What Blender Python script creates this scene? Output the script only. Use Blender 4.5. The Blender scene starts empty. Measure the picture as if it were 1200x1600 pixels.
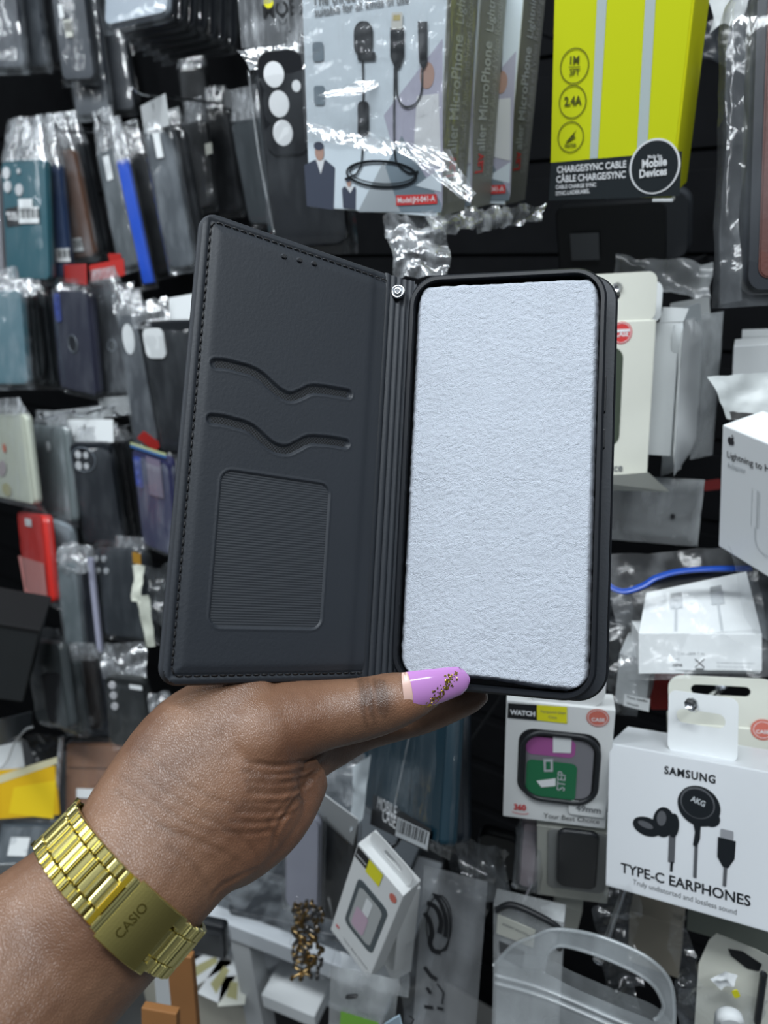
import bpy, bmesh, math, random
import numpy as np
from mathutils import Vector, Matrix, noise
from mathutils.bvhtree import BVHTree

# ------------------------------------------------------------------ camera, light, exposure
S = bpy.context.scene
COL = S.collection
F, CX, CY = 1100.0, 600.0, 800.0
PITCH, ROLL = math.radians(23.5), math.radians(-2.7)
def Rx(a): c, s = math.cos(a), math.sin(a); return np.array([[1, 0, 0], [0, c, -s], [0, s, c]])
def Ry(a): c, s = math.cos(a), math.sin(a); return np.array([[c, 0, s], [0, 1, 0], [-s, 0, c]])
def Rz(a): c, s = math.cos(a), math.sin(a); return np.array([[c, -s, 0], [s, c, 0], [0, 0, 1]])
RC = Rx(math.pi / 2 - PITCH) @ Rz(ROLL)
C0 = np.array([0, 0, 1.5])
def m4(R, p):
    M = Matrix.Identity(4)
    for i in range(3):
        for j in range(3): M[i][j] = float(R[i][j])
        M[i][3] = float(p[i])
    return M
cam = bpy.data.cameras.new('camera'); cam.sensor_fit = 'VERTICAL'; cam.sensor_height = 36; cam.sensor_width = 27
cam.lens = 36 * F / 1600; cam.clip_start = 0.01; cam.clip_end = 20
cam.dof.use_dof = True; cam.dof.focus_distance = 0.275; cam.dof.aperture_fstop = 11.5
co = bpy.data.objects.new('camera', cam); COL.objects.link(co); co.matrix_world = m4(RC, C0); S.camera = co
S.view_settings.view_transform = 'Standard'; S.view_settings.look = 'None'; S.view_settings.gamma = 1
S.view_settings.use_curve_mapping = False; S.view_settings.exposure = -0.12
try:
    S.cycles.transparent_max_bounces = 14; S.cycles.max_bounces = 6; S.cycles.diffuse_bounces = 3
    S.cycles.glossy_bounces = 3; S.cycles.caustics_reflective = False; S.cycles.caustics_refractive = False
    S.cycles.use_denoising = True; S.cycles.sample_clamp_indirect = 4
except Exception: pass
W = bpy.data.worlds.new('world'); S.world = W; W.use_nodes = True      # the bright shop behind the camera: pale ceiling, darker below
nt = W.node_tree; nt.nodes.clear()
wo = nt.nodes.new('ShaderNodeOutputWorld'); wb = nt.nodes.new('ShaderNodeBackground'); wr = nt.nodes.new('ShaderNodeValToRGB')
tc = nt.nodes.new('ShaderNodeTexCoord'); sx = nt.nodes.new('ShaderNodeSeparateXYZ'); mr = nt.nodes.new('ShaderNodeMapRange')
mr.inputs[1].default_value = -1; mr.inputs[2].default_value = 1
nt.links.new(tc.outputs['Generated'], sx.inputs[0]); nt.links.new(sx.outputs[2], mr.inputs[0]); nt.links.new(mr.outputs[0], wr.inputs[0])
nt.links.new(wr.outputs[0], wb.inputs[0]); nt.links.new(wb.outputs[0], wo.inputs[0])
wr.color_ramp.elements[0].position = .3; wr.color_ramp.elements[0].color = (.035, .037, .042, 1)
wr.color_ramp.elements[1].position = .85; wr.color_ramp.elements[1].color = (.52, .60, .70, 1)
wb.inputs[1].default_value = 0.30
def area(name, loc, aim, sx_, sy_, power, col=(.90, .96, 1)):
    l = bpy.data.lights.new(name, 'AREA'); l.shape = 'RECTANGLE'; l.size = sx_; l.size_y = sy_; l.energy = power; l.color = col
    o = bpy.data.objects.new(name, l); COL.objects.link(o); o.location = loc
    o.rotation_euler = (Vector(aim) - Vector(loc)).to_track_quat('-Z', 'Y').to_euler(); return o
# LED tubes / panels on the shop ceiling, above and behind the photographer
area('ceiling_led_panel', (-.30, -.02, 2.6), (-.1, .35, 1.3), 1.2, .16, 27)
area('ceiling_led_panel', (.55, -.55, 2.7), (.1, .45, 1.3), 1.2, .16, 13)
area('ceiling_led_panel', (-1.5, .1, 2.7), (-.4, .9, 1.3), .2, 1.2, 12)

# ------------------------------------------------------------------ pose from a picture quad
def at(px, py, d): return C0 + RC @ np.array([(px - CX) * d / F, -(py - CY) * d / F, -d])
def proj(P):
    q = (np.asarray(P) - C0) @ RC
    return np.stack([CX + F * q[..., 0] / -q[..., 2], CY - F * q[..., 1] / -q[..., 2]], -1)
def fit(quad, d, yaw=-25, pitch=0, roll=0, s=(12, 7, 9), sd=.01, w=None, h=None, sw=.03):
    q = np.array(quad, float); c = q.mean(0)
    pr = np.radians([yaw, pitch, roll]); sg = np.radians(s)
    w0 = np.linalg.norm(q[1] - q[0] + q[2] - q[3]) / 2 * d / F; h0 = np.linalg.norm(q[3] - q[0] + q[2] - q[1]) / 2 * d / F
    x = np.array([*pr, *c, 0, math.log(w0), math.log(h0)])
    def cor(x):
        R = Rz(x[0]) @ Rx(x[1]) @ Ry(x[2]); cc = at(x[3], x[4], d * math.exp(x[5])); w_, h_ = math.exp(x[6]) / 2, math.exp(x[7]) / 2
        return R, cc, w_ * 2, h_ * 2, np.array([cc + R @ np.array([a * w_, 0, b * h_]) for a, b in ((-1, 1), (1, 1), (1, -1), (-1, -1))])
    def res(x):
        r = list((proj(cor(x)[4]) - q).ravel() / 1.5) + list((x[:3] - pr) / sg) + [x[5] / sd]
        if w: r.append((x[6] - math.log(w)) / sw)
        if h: r.append((x[7] - math.log(h)) / sw)
        return np.array(r)
    lam = 1e-3; r = res(x)
    for _ in range(50):
        J = np.array([(res(x + 1e-5 * np.eye(8)[i]) - r) / 1e-5 for i in range(8)]).T
        A = J.T @ J; st = np.linalg.solve(A + lam * np.diag(np.diag(A) + 1e-9), -J.T @ r); r2 = res(x + st)
        if r2 @ r2 < r @ r: x, r, lam = x + st, r2, lam * .4
        else: lam *= 4
        if lam > 1e8 or np.abs(st).max() < 1e-7: break
    R, cc, w_, h_, _ = cor(x); return R, cc, w_, h_

class Item:                       # a thing: Empty at the bottom centre of its front face; X right, Y into the display, Z up
    def __init__(self, name, label, cat, R, base, w=0, h=0, group=None):
        o = bpy.data.objects.new(name, None); COL.objects.link(o); o.empty_display_size = .02
        o.matrix_world = m4(R, base); o['label'] = label; o['category'] = cat
        if group: o['group'] = group
        self.o, self.R, self.b, self.w, self.h = o, R, np.array(base), w, h
    def ray(self, px, py, n, off):
        d = RC @ np.array([(px - CX) / F, -(py - CY) / F, -1.0]); dl = self.R.T @ d; ol = self.R.T @ (C0 - self.b)
        return ol + dl * (off - ol[n]) / dl[n]
    def f(self, px, py, y=0): p = self.ray(px, py, 1, y); return (p[0], p[2])       # on the front plane
    def sd(self, px, py, x=None): p = self.ray(px, py, 0, self.w / 2 if x is None else x); return (p[1], p[2])
def from_quad(name, label, cat, quad, d, group=None, **k):
    R, c, w, h = fit(quad, d, **k); return Item(name, label, cat, R, c - R @ np.array([0, 0, h / 2]), w, h, group)

# ------------------------------------------------------------------ materials
MATS = {}
def mat(name, col, rough=.5, metal=0, spec=.5, bump=None, coat=0, var=0, emit=0, sss=0):
    if name in MATS: return MATS[name]
    m = bpy.data.materials.new(name); m.use_nodes = True; n = m.node_tree; b = n.nodes['Principled BSDF']
    b.inputs['Base Color'].default_value = (*col, 1); b.inputs['Roughness'].default_value = rough; b.inputs['Metallic'].default_value = metal
    b.inputs['Specular IOR Level'].default_value = spec; b.inputs['Coat Weight'].default_value = coat; b.inputs['Coat Roughness'].default_value = .08
    t = n.nodes.new('ShaderNodeTexCoord')
    if var:
        no = n.nodes.new('ShaderNodeTexNoise'); no.inputs['Scale'].default_value = 30; no.inputs['Detail'].default_value = 3
        mx = n.nodes.new('ShaderNodeMix'); mx.data_type = 'RGBA'
        mx.inputs[6].default_value = (*[c * (1 - var) for c in col], 1); mx.inputs[7].default_value = (*[min(1, c * (1 + var)) for c in col], 1)
        n.links.new(t.outputs['Object'], no.inputs['Vector']); n.links.new(no.outputs[0], mx.inputs[0]); n.links.new(mx.outputs[2], b.inputs['Base Color'])
    if bump:
        no = n.nodes.new('ShaderNodeTexNoise'); no.inputs['Scale'].default_value = bump[0]; no.inputs['Detail'].default_value = 3
        bp = n.nodes.new('ShaderNodeBump'); bp.inputs['Strength'].default_value = bump[1]; bp.inputs['Distance'].default_value = bump[2]
        n.links.new(t.outputs['Object'], no.inputs['Vector']); n.links.new(no.outputs[0], bp.inputs['Height']); n.links.new(bp.outputs[0], b.inputs['Normal'])
    MATS[name] = m; return m
def film(name, haze=.06, refl=.1, col=(.75, .82, .88), rough=.13, streak=60):
    if name in MATS: return MATS[name]
    m = bpy.data.materials.new(name); m.use_nodes = True; n = m.node_tree; n.nodes.clear()
    N = n.nodes.new; L = n.links.new
    o = N('ShaderNodeOutputMaterial'); tr = N('ShaderNodeBsdfTransparent'); gl = N('ShaderNodeBsdfAnisotropic') if 0 else N('ShaderNodeBsdfGlossy')
    df = N('ShaderNodeBsdfDiffuse'); df.inputs[0].default_value = (*col, 1); gl.inputs['Roughness'].default_value = rough
    m1 = N('ShaderNodeMixShader'); m2 = N('ShaderNodeMixShader'); lw = N('ShaderNodeLayerWeight'); lw.inputs[0].default_value = .35
    t = N('ShaderNodeTexCoord'); no = N('ShaderNodeTexNoise'); no.inputs['Scale'].default_value = streak; no.inputs['Detail'].default_value = 4
    mp = N('ShaderNodeMapping'); mp.inputs['Scale'].default_value = (1, 1, .35); L(t.outputs['Object'], mp.inputs[0]); L(mp.outputs[0], no.inputs['Vector'])
    rp = N('ShaderNodeMapRange'); rp.inputs[1].default_value = .45; rp.inputs[2].default_value = .75; rp.inputs[3].default_value = haze * .6; rp.inputs[4].default_value = min(1, haze * 2.6)
    L(no.outputs[0], rp.inputs[0]); L(rp.outputs[0], m1.inputs[0]); L(tr.outputs[0], m1.inputs[1]); L(df.outputs[0], m1.inputs[2])
    ad = N('ShaderNodeMath'); ad.operation = 'MULTIPLY_ADD'; ad.inputs[1].default_value = .55; ad.inputs[2].default_value = refl; ad.use_clamp = True
    L(lw.outputs['Facing'], ad.inputs[0]); pw = N('ShaderNodeMath'); pw.operation = 'POWER'; pw.inputs[1].default_value = 3
    L(lw.outputs['Facing'], pw.inputs[0]); L(pw.outputs[0], ad.inputs[0])
    bp = N('ShaderNodeBump'); bp.inputs['Strength'].default_value = .6; bp.inputs['Distance'].default_value = .004; L(no.outputs[0], bp.inputs['Height']); L(bp.outputs[0], gl.inputs['Normal'])
    L(ad.outputs[0], m2.inputs[0]); L(m1.outputs[0], m2.inputs[1]); L(gl.outputs[0], m2.inputs[2]); L(m2.outputs[0], o.inputs[0])
    MATS[name] = m; return m
def srgb(r, g, b): return tuple((c / 255 / 12.92 if c / 255 <= .04045 else ((c / 255 + .055) / 1.055) ** 2.4) for c in (r, g, b))
white = mat('white_card', (.74, .77, .78), .55, var=.04)
cream = mat('cream_card', (.66, .67, .60), .6, var=.05)
black = mat('black_plastic', (.014, .016, .019), .42)
blackink = mat('black_ink', (.012, .013, .015), .5)
greyink = mat('grey_ink', (.17, .18, .19), .5)
palegrey = mat('pale_grey_ink', (.45, .48, .5), .5)
whiteink = mat('white_ink', (.8, .82, .84), .5)
redink = mat('red_ink', (.62, .05, .05), .5)
yellowink = mat('yellow_ink', (.78, .74, .02), .5)
steel = mat('steel_wire', (.72, .74, .77), .22, 1)
clear = film('clear_film', .022, .07)
hazy = film('hazy_film', .085, .1)
crink = film('crinkled_film', .2, .2, (.82, .86, .9), .1, 130)
milky = film('milky_film', .45, .1, (.78, .82, .84), .25, 25)

# ------------------------------------------------------------------ mesh builder
_text = {}
def text_mesh(s, bold=0, space=1):
    k = (s, bold, space)
    if k not in _text:
        c = bpy.data.curves.new('t', 'FONT'); c.body = s; c.size = 1; c.offset = bold; c.resolution_u = 3; c.space_character = space
        o = bpy.data.objects.new('t', c); COL.objects.link(o); bpy.context.view_layer.update()
        me = bpy.data.meshes.new_from_object(o.evaluated_get(bpy.context.evaluated_depsgraph_get()))
        V = np.array([v.co[:2] for v in me.vertices]) if len(me.vertices) else np.zeros((0, 2))
        Fc = [list(p.vertices) for p in me.polygons]; bpy.data.objects.remove(o); bpy.data.curves.remove(c); bpy.data.meshes.remove(me)
        _text[k] = (V, Fc)
    return _text[k]
def rr(x0, x1, z0, z1, r, n=6):
    r = min(r, (x1 - x0) / 2 - 1e-6, (z1 - z0) / 2 - 1e-6); P = []
    for cx, cz, a in ((x1 - r, z1 - r, 0), (x0 + r, z1 - r, 90), (x0 + r, z0 + r, 180), (x1 - r, z0 + r, 270)):
        for i in range(n + 1):
            t = math.radians(a + 90 * i / n); P.append((cx + r * math.cos(t), cz + r * math.sin(t)))
    return P                                                     # counter-clockwise in XZ
def ell(cx, cz, a, b, n=28, rot=0, a0=0, a1=360):
    c, s = math.cos(rot), math.sin(rot); P = []
    for i in range(n):
        t = math.radians(a0 + (a1 - a0) * i / (n if a1 - a0 == 360 else n - 1)); x, z = a * math.cos(t), b * math.sin(t); P.append((cx + x * c - z * s, cz + x * s + z * c))
    return P
class MB:
    def __init__(self): self.v, self.f, self.m, self.mats, self.sm = [], [], [], [], []
    def mi(self, m):
        if m not in self.mats: self.mats.append(m)
        return self.mats.index(m)
    def add(self, V, Fc, m, smooth=False):
        b = len(self.v); i = self.mi(m); self.v += [tuple(map(float, p)) for p in V]
        for q in Fc: self.f.append([b + k for k in q]); self.m.append(i); self.sm.append(smooth)
        return self
    def box(self, x0, x1, y0, y1, z0, z1, m, bev=0, top=None):
        bm = bmesh.new(); bmesh.ops.create_cube(bm, size=1)
        for v in bm.verts: v.co = ((x0 + x1) / 2 + v.co.x * (x1 - x0), (y0 + y1) / 2 + v.co.y * (y1 - y0), (z0 + z1) / 2 + v.co.z * (z1 - z0))
        if bev: bmesh.ops.bevel(bm, geom=bm.edges[:], offset=bev, segments=2, affect='EDGES', profile=.6)
        bm.verts.index_update(); self.add([v.co for v in bm.verts], [[v.index for v in f.verts] for f in bm.faces], m); bm.free(); return self
    def flat(self, P, y, m):                                      # polygon in the XZ plane facing -Y
        return self.add([(x, y, z) for x, z in P], [list(range(len(P)))], m)
    def flatx(self, P, x, m): return self.add([(x, y, z) for y, z in P], [list(range(len(P)))], m)
    def ring(self, P, Q, y, m):
        n = len(P); return self.add([(x, y, z) for x, z in P + Q], [[i, (i + 1) % n, n + (i + 1) % n, n + i] for i in range(n)], m)
    def slab(self, P, y0, y1, m, ch=.0006, hole=None, smooth=True):   # outline in XZ extruded along Y with a small chamfer
        P = np.array(P); c = P.mean(0); n = len(P)
        def ins(P, d):
            a = np.roll(P, 1, 0); b = np.roll(P, -1, 0); t = b - a; t /= np.linalg.norm(t, axis=1)[:, None] + 1e-12
            return P + np.stack([-t[:, 1], t[:, 0]], 1) * d
        rows = [(ins(P, ch), y0), (P, y0 + ch), (P, y1 - ch), (ins(P, ch), y1)]
        V = [(x, y, z) for Q, y in rows for x, z in Q]
        Fc = [[r * n + i, r * n + (i + 1) % n, (r + 1) * n + (i + 1) % n, (r + 1) * n + i] for r in range(3) for i in range(n)]
        if hole is None: self.add(V, Fc, m, smooth); self.add(V[:n], [list(range(n))], m); self.add(V[3 * n:], [list(range(n))], m)
        else:
            H = np.array(hole); k = len(H)                        # hole outline with the same point count
            V2 = [(x, y, z) for y in (y0, y1) for x, z in H]; b = 4 * n
            Fc += [[i, (i + 1) % n, b + (i + 1) % n, b + i] for i in range(n)] + [[3 * n + i, 3 * n + (i + 1) % n, b + n + (i + 1) % n, b + n + i] for i in range(n)]
            Fc += [[b + i, b + (i + 1) % n, b + n + (i + 1) % n, b + n + i] for i in range(n)]
            self.add(V + V2, Fc, m)
        return self
    def tube(self, pts, r, m, n=8, closed=False, flat=None):
        P = [np.array(p, float) for p in pts]; k = len(P); V = []; up = None
        for i, p in enumerate(P):
            t = (P[(i + 1) % k] - P[i - 1]) if closed else P[min(i + 1, k - 1)] - P[max(i - 1, 0)]
            t /= np.linalg.norm(t) + 1e-12
            if up is None: up = np.cross(t, [0, 0, 1.0] if abs(t[2]) < .9 else [1.0, 0, 0])
            up = up - t * (up @ t); up /= np.linalg.norm(up) + 1e-12; w = np.cross(t, up); rr_ = r[i] if hasattr(r, '__len__') else r
            for j in range(n):
                a = 2 * math.pi * j / n; V.append(p + up * math.cos(a) * rr_ + w * math.sin(a) * rr_ * (flat or 1))
        Fc = [[i * n + j, i * n + (j + 1) % n, ((i + 1) % k) * n + (j + 1) % n, ((i + 1) % k) * n + j] for i in range(k if closed else k - 1) for j in range(n)]
        if not closed: Fc += [list(range(n)), list(range((k - 1) * n, k * n))]
        return self.add(V, Fc, m, True)
    def grid(self, fn, nu, nv, m, smooth=True, wrap=False):
        V = [fn(i / (nu if wrap else nu - 1), j / (nv - 1)) for j in range(nv) for i in range(nu)]
        Fc = [[j * nu + i, j * nu + (i + 1) % nu, (j + 1) * nu + (i + 1) % nu, (j + 1) * nu + i] for j in range(nv - 1) for i in range(nu if wrap else nu - 1)]
        return self.add(V, Fc, m, smooth)
    def text(self, s, p0, p1, y, m, bold=0, aspect=1, plane='f', x=0, space=1, zs=None):   # baseline from p0 to p1, scaled to that width
        V, Fc = text_mesh(s, bold, space)
        if not len(V): return self
        p0, p1 = np.array(p0), np.array(p1); L_ = np.linalg.norm(p1 - p0); e = (p1 - p0) / L_; nrm = np.array([-e[1], e[0]])
        k = L_ / (V[:, 0].max() - V[:, 0].min()); q = p0 + np.outer((V[:, 0] - V[:, 0].min()) * k, e) + np.outer(V[:, 1] * k * aspect, nrm)
        return self.add([(a, y, b) if plane == 'f' else (x, a, b) for a, b in q], Fc, m)
    def build(self, name, parent=None, label=None, bevel=0, kind=None):
        me = bpy.data.meshes.new(name); me.from_pydata(self.v, [], self.f)
        for m in self.mats: me.materials.append(m)
        me.polygons.foreach_set('material_index', self.m); me.polygons.foreach_set('use_smooth', self.sm)
        bm = bmesh.new(); bm.from_mesh(me); bmesh.ops.remove_doubles(bm, verts=bm.verts, dist=1e-6); bm.to_mesh(me); bm.free(); me.update()
        o = bpy.data.objects.new(name, me); COL.objects.link(o)
        if parent is not None: o.parent = parent.o if isinstance(parent, Item) else parent
        if label: o['label'] = label
        if kind: o['kind'] = kind
        return o
def nz(x, y, z, s=1.0): return noise.noise(Vector((x * s, y * s, z * s)))
_seed = [0]
def film_shell(w, t, z0, z1, m, amp=.0012, top=.02, nx=9, nzv=20, freq=60, pinch=.75, hamp=2.2, pad=.004, hm=None):
    """closed film bag around a w x t block: loop of points per height row, flattened where it is empty at top and bottom"""
    _seed[0] += 1; sd = _seed[0] * 7.31; mb = MB(); per = nx * 2
    def fn(u, v):
        z = z0 + (z1 - z0) * v; e = 1.0
        if z > z1 - top: e = max(.03, 1 - (z - (z1 - top)) / top * 1.25)
        if z < z0 + pad * 2: e = max(.05, (z - z0) / (pad * 2))
        ww = w / 2 + pad; 
        if z > z1 - top: ww *= pinch + (1 - pinch) * e
        k = u * 2; side = 0 if k < 1 else 1; a = (k if side == 0 else 2 - k)
        x = -ww + 2 * ww * a; prof = min(1, min(a, 1 - a) * 7) ** .6
        y = t / 2 + (-1 if side == 0 else 1) * (t / 2 + .0025) * e * (.15 + .85 * prof)
        h = amp * (hamp if z > z1 - top else 1)
        y += h * (nz(x + sd, z, side * 3.1 + sd, freq) + .5 * nz(x - sd, z, side, freq * 2.7)) * (1 if side == 0 else .5)
        x += h * .8 * nz(z * 1.3, sd, x, freq)
        return (x, y, z + h * .5 * nz(x, sd, z, freq) * (1 if v > .98 or v < .02 else 0))
    mb.grid(fn, per, nzv, m, True, True)
    if hm is not None:                                           # crinkled header above the case
        i = mb.mi(hm)
        for k, q in enumerate(mb.f):
            if min(mb.v[j][2] for j in q) > z1 - top * 1.12: mb.m[k] = i
    return mb

def hook(px, py, d, label, length=.25, r=.0016, tip=True, via=None):
    p = at(px, py, d); dr = np.array([math.sin(math.radians(33)), math.cos(math.radians(33)), 0])
    if via: dr = at(*via) - p; dr /= np.linalg.norm(dr)
    # run back to the wall plane
    k = (WALL_P - p) @ WALL_N / (dr @ WALL_N)
    mb = MB(); up = np.array([0, 0, .006])
    mb.tube([p + up - dr * .004, p + up * .4 - dr * .001, p + dr * .006, p + dr * .03, p + dr * k], r, steel)
    mb.tube([p + up - dr * .0055, p + up - dr * .003], r * 1.7, steel)
    o = mb.build('display_hook'); o['label'] = label; o['category'] = 'hook'; o['group'] = 'wire display hooks'; return o
WALL_N = np.array([math.sin(math.radians(33)), math.cos(math.radians(33)), 0]); WALL_P = np.array([-.5, 1.34, 1.3])
# ------------------------------------------------------------------ the setting
def struct(o): o['kind'] = 'structure'; return o
wallm = mat('wall_board', (.006, .0065, .0075), .9, var=.3, spec=.06)
wf = Rz(math.radians(-33))
def wall_back():
    mb = MB(); mb.box(-1.2, 1.35, 0, .03, -1.3, 1.4, wallm)
    for i in range(26): mb.box(-1.2, 1.35, -.004, .0, -1.26 + i * .1, -1.18 + i * .1, wallm, .001)
    o = mb.build('wall_back'); o.matrix_world = m4(wf, WALL_P); return struct(o)
wall_back()
floorm = mat('floor_tile', (.25, .25, .24), .4, var=.1)
o = MB().box(-3, 3, -2, 3, -.05, 0, floorm).build('floor'); struct(o)

# ------------------------------------------------------------------ the wallet case held open in the hand
leather = mat('charcoal_leather', (.0185, .0225, .029), .56, bump=(900, .25, .0003), var=.1, spec=.45)
leather_edge = mat('leather_edge', (.034, .038, .045), .55, bump=(900, .3, .0003))
thread = mat('black_thread', (.008, .008, .009), .6)
weave = mat('woven_lining', (.016, .018, .021), .5)
def weave_nodes(m):
    n = m.node_tree; b = n.nodes['Principled BSDF']; t = n.nodes.new('ShaderNodeTexCoord'); a = n.nodes.new('ShaderNodeTexChecker'); a.inputs['Scale'].default_value = 1600
    mp = n.nodes.new('ShaderNodeMapping'); mp.inputs['Scale'].default_value = (1, .001, 1); n.links.new(t.outputs['Object'], mp.inputs[0]); n.links.new(mp.outputs[0], a.inputs['Vector'])
    bp = n.nodes.new('ShaderNodeBump'); bp.inputs['Strength'].default_value = .8; bp.inputs['Distance'].default_value = .0006
    n.links.new(a.outputs['Fac'], bp.inputs['Height']); n.links.new(bp.outputs[0], b.inputs['Normal'])
    mx = n.nodes.new('ShaderNodeMix'); mx.data_type = 'RGBA'; mx.inputs[6].default_value = (.002, .0025, .003, 1); mx.inputs[7].default_value = (.024, .027, .032, 1)
    n.links.new(a.outputs['Fac'], mx.inputs[0]); n.links.new(mx.outputs[2], b.inputs['Base Color'])
weave_nodes(weave)
ribbed = mat('ribbed_lining', (.026, .030, .036), .5)
def rib_nodes(m):
    n = m.node_tree; b = n.nodes['Principled BSDF']; t = n.nodes.new('ShaderNodeTexCoord'); a = n.nodes.new('ShaderNodeTexWave'); a.bands_direction = 'Z'; a.inputs['Scale'].default_value = 330
    n.links.new(t.outputs['Object'], a.inputs['Vector']); bp = n.nodes.new('ShaderNodeBump'); bp.inputs['Strength'].default_value = .3; bp.inputs['Distance'].default_value = .0003
    n.links.new(a.outputs['Fac'], bp.inputs['Height']); n.links.new(bp.outputs[0], b.inputs['Normal'])
rib_nodes(ribbed)
R_, c_, w_, h_ = fit([(640, 430), (949, 415), (932, 1102), (609, 1068)], .275, s=(90, 90, 90), sd=.5, w=.078, h=.168)
CASE = Item('wallet_case', 'open charcoal leather phone wallet case held up in the hand', 'phone case', R_, c_ - R_ @ np.array([0, 0, h_ / 2]), w_, h_)
TW, TH = w_, h_
class Frame:
    ray = Item.ray; f = Item.f
    def __init__(s, R, b, w, h): s.R, s.b, s.w, s.h = R, np.array(b), w, h
R_, c_, w_, h_ = fit([(316, 326), (603, 426), (566, 1064), (247, 1074)], .265, s=(90, 90, 90), sd=.5, w=.080, h=.168)
CV = Frame(R_, c_ - R_ @ np.array([0, 0, h_ / 2]), w_, h_); CW, CH = w_, h_
MC = np.eye(4); MC[:3, :3] = CASE.R.T @ CV.R; MC[:3, 3] = CASE.R.T @ (CV.b - CASE.b)
def child_on_cover(o): o.matrix_local = Matrix(MC.tolist()); return o
def depth_on(fr, px, py, y=0):
    p = fr.b + fr.R @ fr.ray(px, py, 1, y); return -((p - C0) @ RC)[2]
# phone tray (flexible shell)
tpu = mat('soft_black_shell', (.008, .0095, .0125), .42, spec=.35)
mb = MB(); out = rr(-TW / 2, TW / 2, 0, TH, .0125, 10); inn = rr(-TW / 2 + .0022, TW / 2 - .0022, .0022, TH - .0022, .0105, 10)
mb.slab(out, 0, .0105, tpu, .0009, hole=inn); mb.slab(rr(-TW / 2 + .001, TW / 2 - .001, .001, TH - .001, .0115, 10), .0088, .0104, tpu, .0002)
shell = mb.build('phone_shell', CASE, 'black flexible shell with a raised rim')
mb = MB(); mb.slab([(x, z) for x, z in rr(-.0028, .0028, 0, .0005 + TH * .12, .0026)], 0, .0011, tpu, .0004)
for nm, z0, z1 in (('volume_button', .66, .745), ('power_button', .575, .62)):
    b = MB(); b.box(TW / 2 - .0002, TW / 2 + .0009, .0035, .0075, TH * z0, TH * z1, tpu, .0004); b.build(nm, CASE)
mb = MB(); mb.box(-.008, .006, .0028, .0062, TH - .0021, TH + .0003, blackink, .0006); mb.build('port_cutout', CASE)
# back panel of leather
mb = MB(); mb.slab(rr(-TW / 2 - .001, TW / 2 + .0048, -.0015, TH + .0015, .012, 10), .0108, .0135, leather, .0009); mb.build('back_panel', CASE)
# cover flap: leather slab with a padded front face
LR = .0065
def cover_outline(d=0):
    P = []
    x0, x1, z0, z1 = -CW / 2 + d, CW / 2, d, CH - d; r = max(LR - d, .0015)
    P += [(x1, z0), (x1, z1)]
    for cx, cz, a in ((x0 + r, z1 - r, 90), (x0 + r, z0 + r, 180)):
        for i in range(9): t = math.radians(a + 90 * i / 8); P.append((cx + r * math.cos(t), cz + r * math.sin(t)))
    return P
mb = MB(); mb.slab(cover_outline(), .0, .0036, leather_edge, .001); flap = mb.build('cover_flap', CASE, 'charcoal leather front cover'); child_on_cover(flap)
slot1 = [CV.f(*p) for p in ((335, 570), (352, 571), (372, 576), (392, 582), (408, 592), (422, 605), (436, 616), (452, 622), (468, 617), (484, 610), (505, 611), (524, 614), (541, 617))]
slot2 = [CV.f(*p) for p in ((329, 656), (346, 658), (367, 663), (386, 669), (401, 680), (415, 693), (430, 702), (447, 704), (463, 697), (480, 689), (500, 689), (519, 691), (537, 694))]
wc = [CV.f(*p) for p in ((344, 737), (512, 757), (498, 982), (326, 978))]
wx0, wx1 = (wc[0][0] + wc[3][0]) / 2, (wc[1][0] + wc[2][0]) / 2; wz0, wz1 = (wc[2][1] + wc[3][1]) / 2, (wc[0][1] + wc[1][1]) / 2
def seg_d(P, A):
    A = np.array(A); P = np.asarray(P); d = np.full(len(P), 9.0)
    for a, b in zip(A[:-1], A[1:]):
        ab = b - a; t = np.clip(((P - a) @ ab) / (ab @ ab + 1e-15), 0, 1); d = np.minimum(d, np.linalg.norm(P - a - t[:, None] * ab, axis=1))
    return d
def smooth_line(P, n=6):
    P = [np.array(p, float) for p in P]; P = [2 * P[0] - P[1]] + P + [2 * P[-1] - P[-2]]; out_ = []
    for i in range(1, len(P) - 2):
        for k in range(n):
            t = k / n; out_.append(.5 * ((2 * P[i]) + (-P[i - 1] + P[i + 1]) * t + (2 * P[i - 1] - 5 * P[i] + 4 * P[i + 1] - P[i + 2]) * t * t + (-P[i - 1] + 3 * P[i] - 3 * P[i + 1] + P[i + 2]) * t ** 3))
    return np.array(out_ + [P[-2]])
s1, s2 = smooth_line(slot1), smooth_line(slot2)
def rrd(P, x0, x1, z0, z1, r):     # signed distance to rounded rect
    q = np.abs(P - np.array([(x0 + x1) / 2, (z0 + z1) / 2])) - np.array([(x1 - x0) / 2 - r, (z1 - z0) / 2 - r])
    return np.linalg.norm(np.maximum(q, 0), axis=1) + np.minimum(q.max(1), 0) - r
nu, nv = 170, 340
U, V_ = np.meshgrid(np.linspace(-CW / 2 + .0008, CW / 2 - .0002, nu), np.linspace(.0008, CH - .0008, nv)); P = np.stack([U.ravel(), V_.ravel()], 1)
sg = lambda x: 1 / (1 + np.exp(-np.clip(x, -40, 40)))
de = np.minimum(np.minimum(P[:, 0] + CW / 2, P[:, 1]), CH - P[:, 1])
hgt = .0002 + .0007 * sg((de - .0058) / .0006) + .0006 * sg((de - .0012) / .0003) - .0005 * np.exp(-((de - .0036) / .0006) ** 2)
hgt -= .0005 * sg((P[:, 0] - CW / 2 + .006) / .0007)
dw = rrd(P, wx0, wx1, wz0, wz1, .004)
d12 = np.minimum(seg_d(P, s1), seg_d(P, s2))
hgt -= .0007 * sg((-dw + .0001) / .00014); hgt += .00025 * np.exp(-((dw - .0006) / .0004) ** 2)
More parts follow.
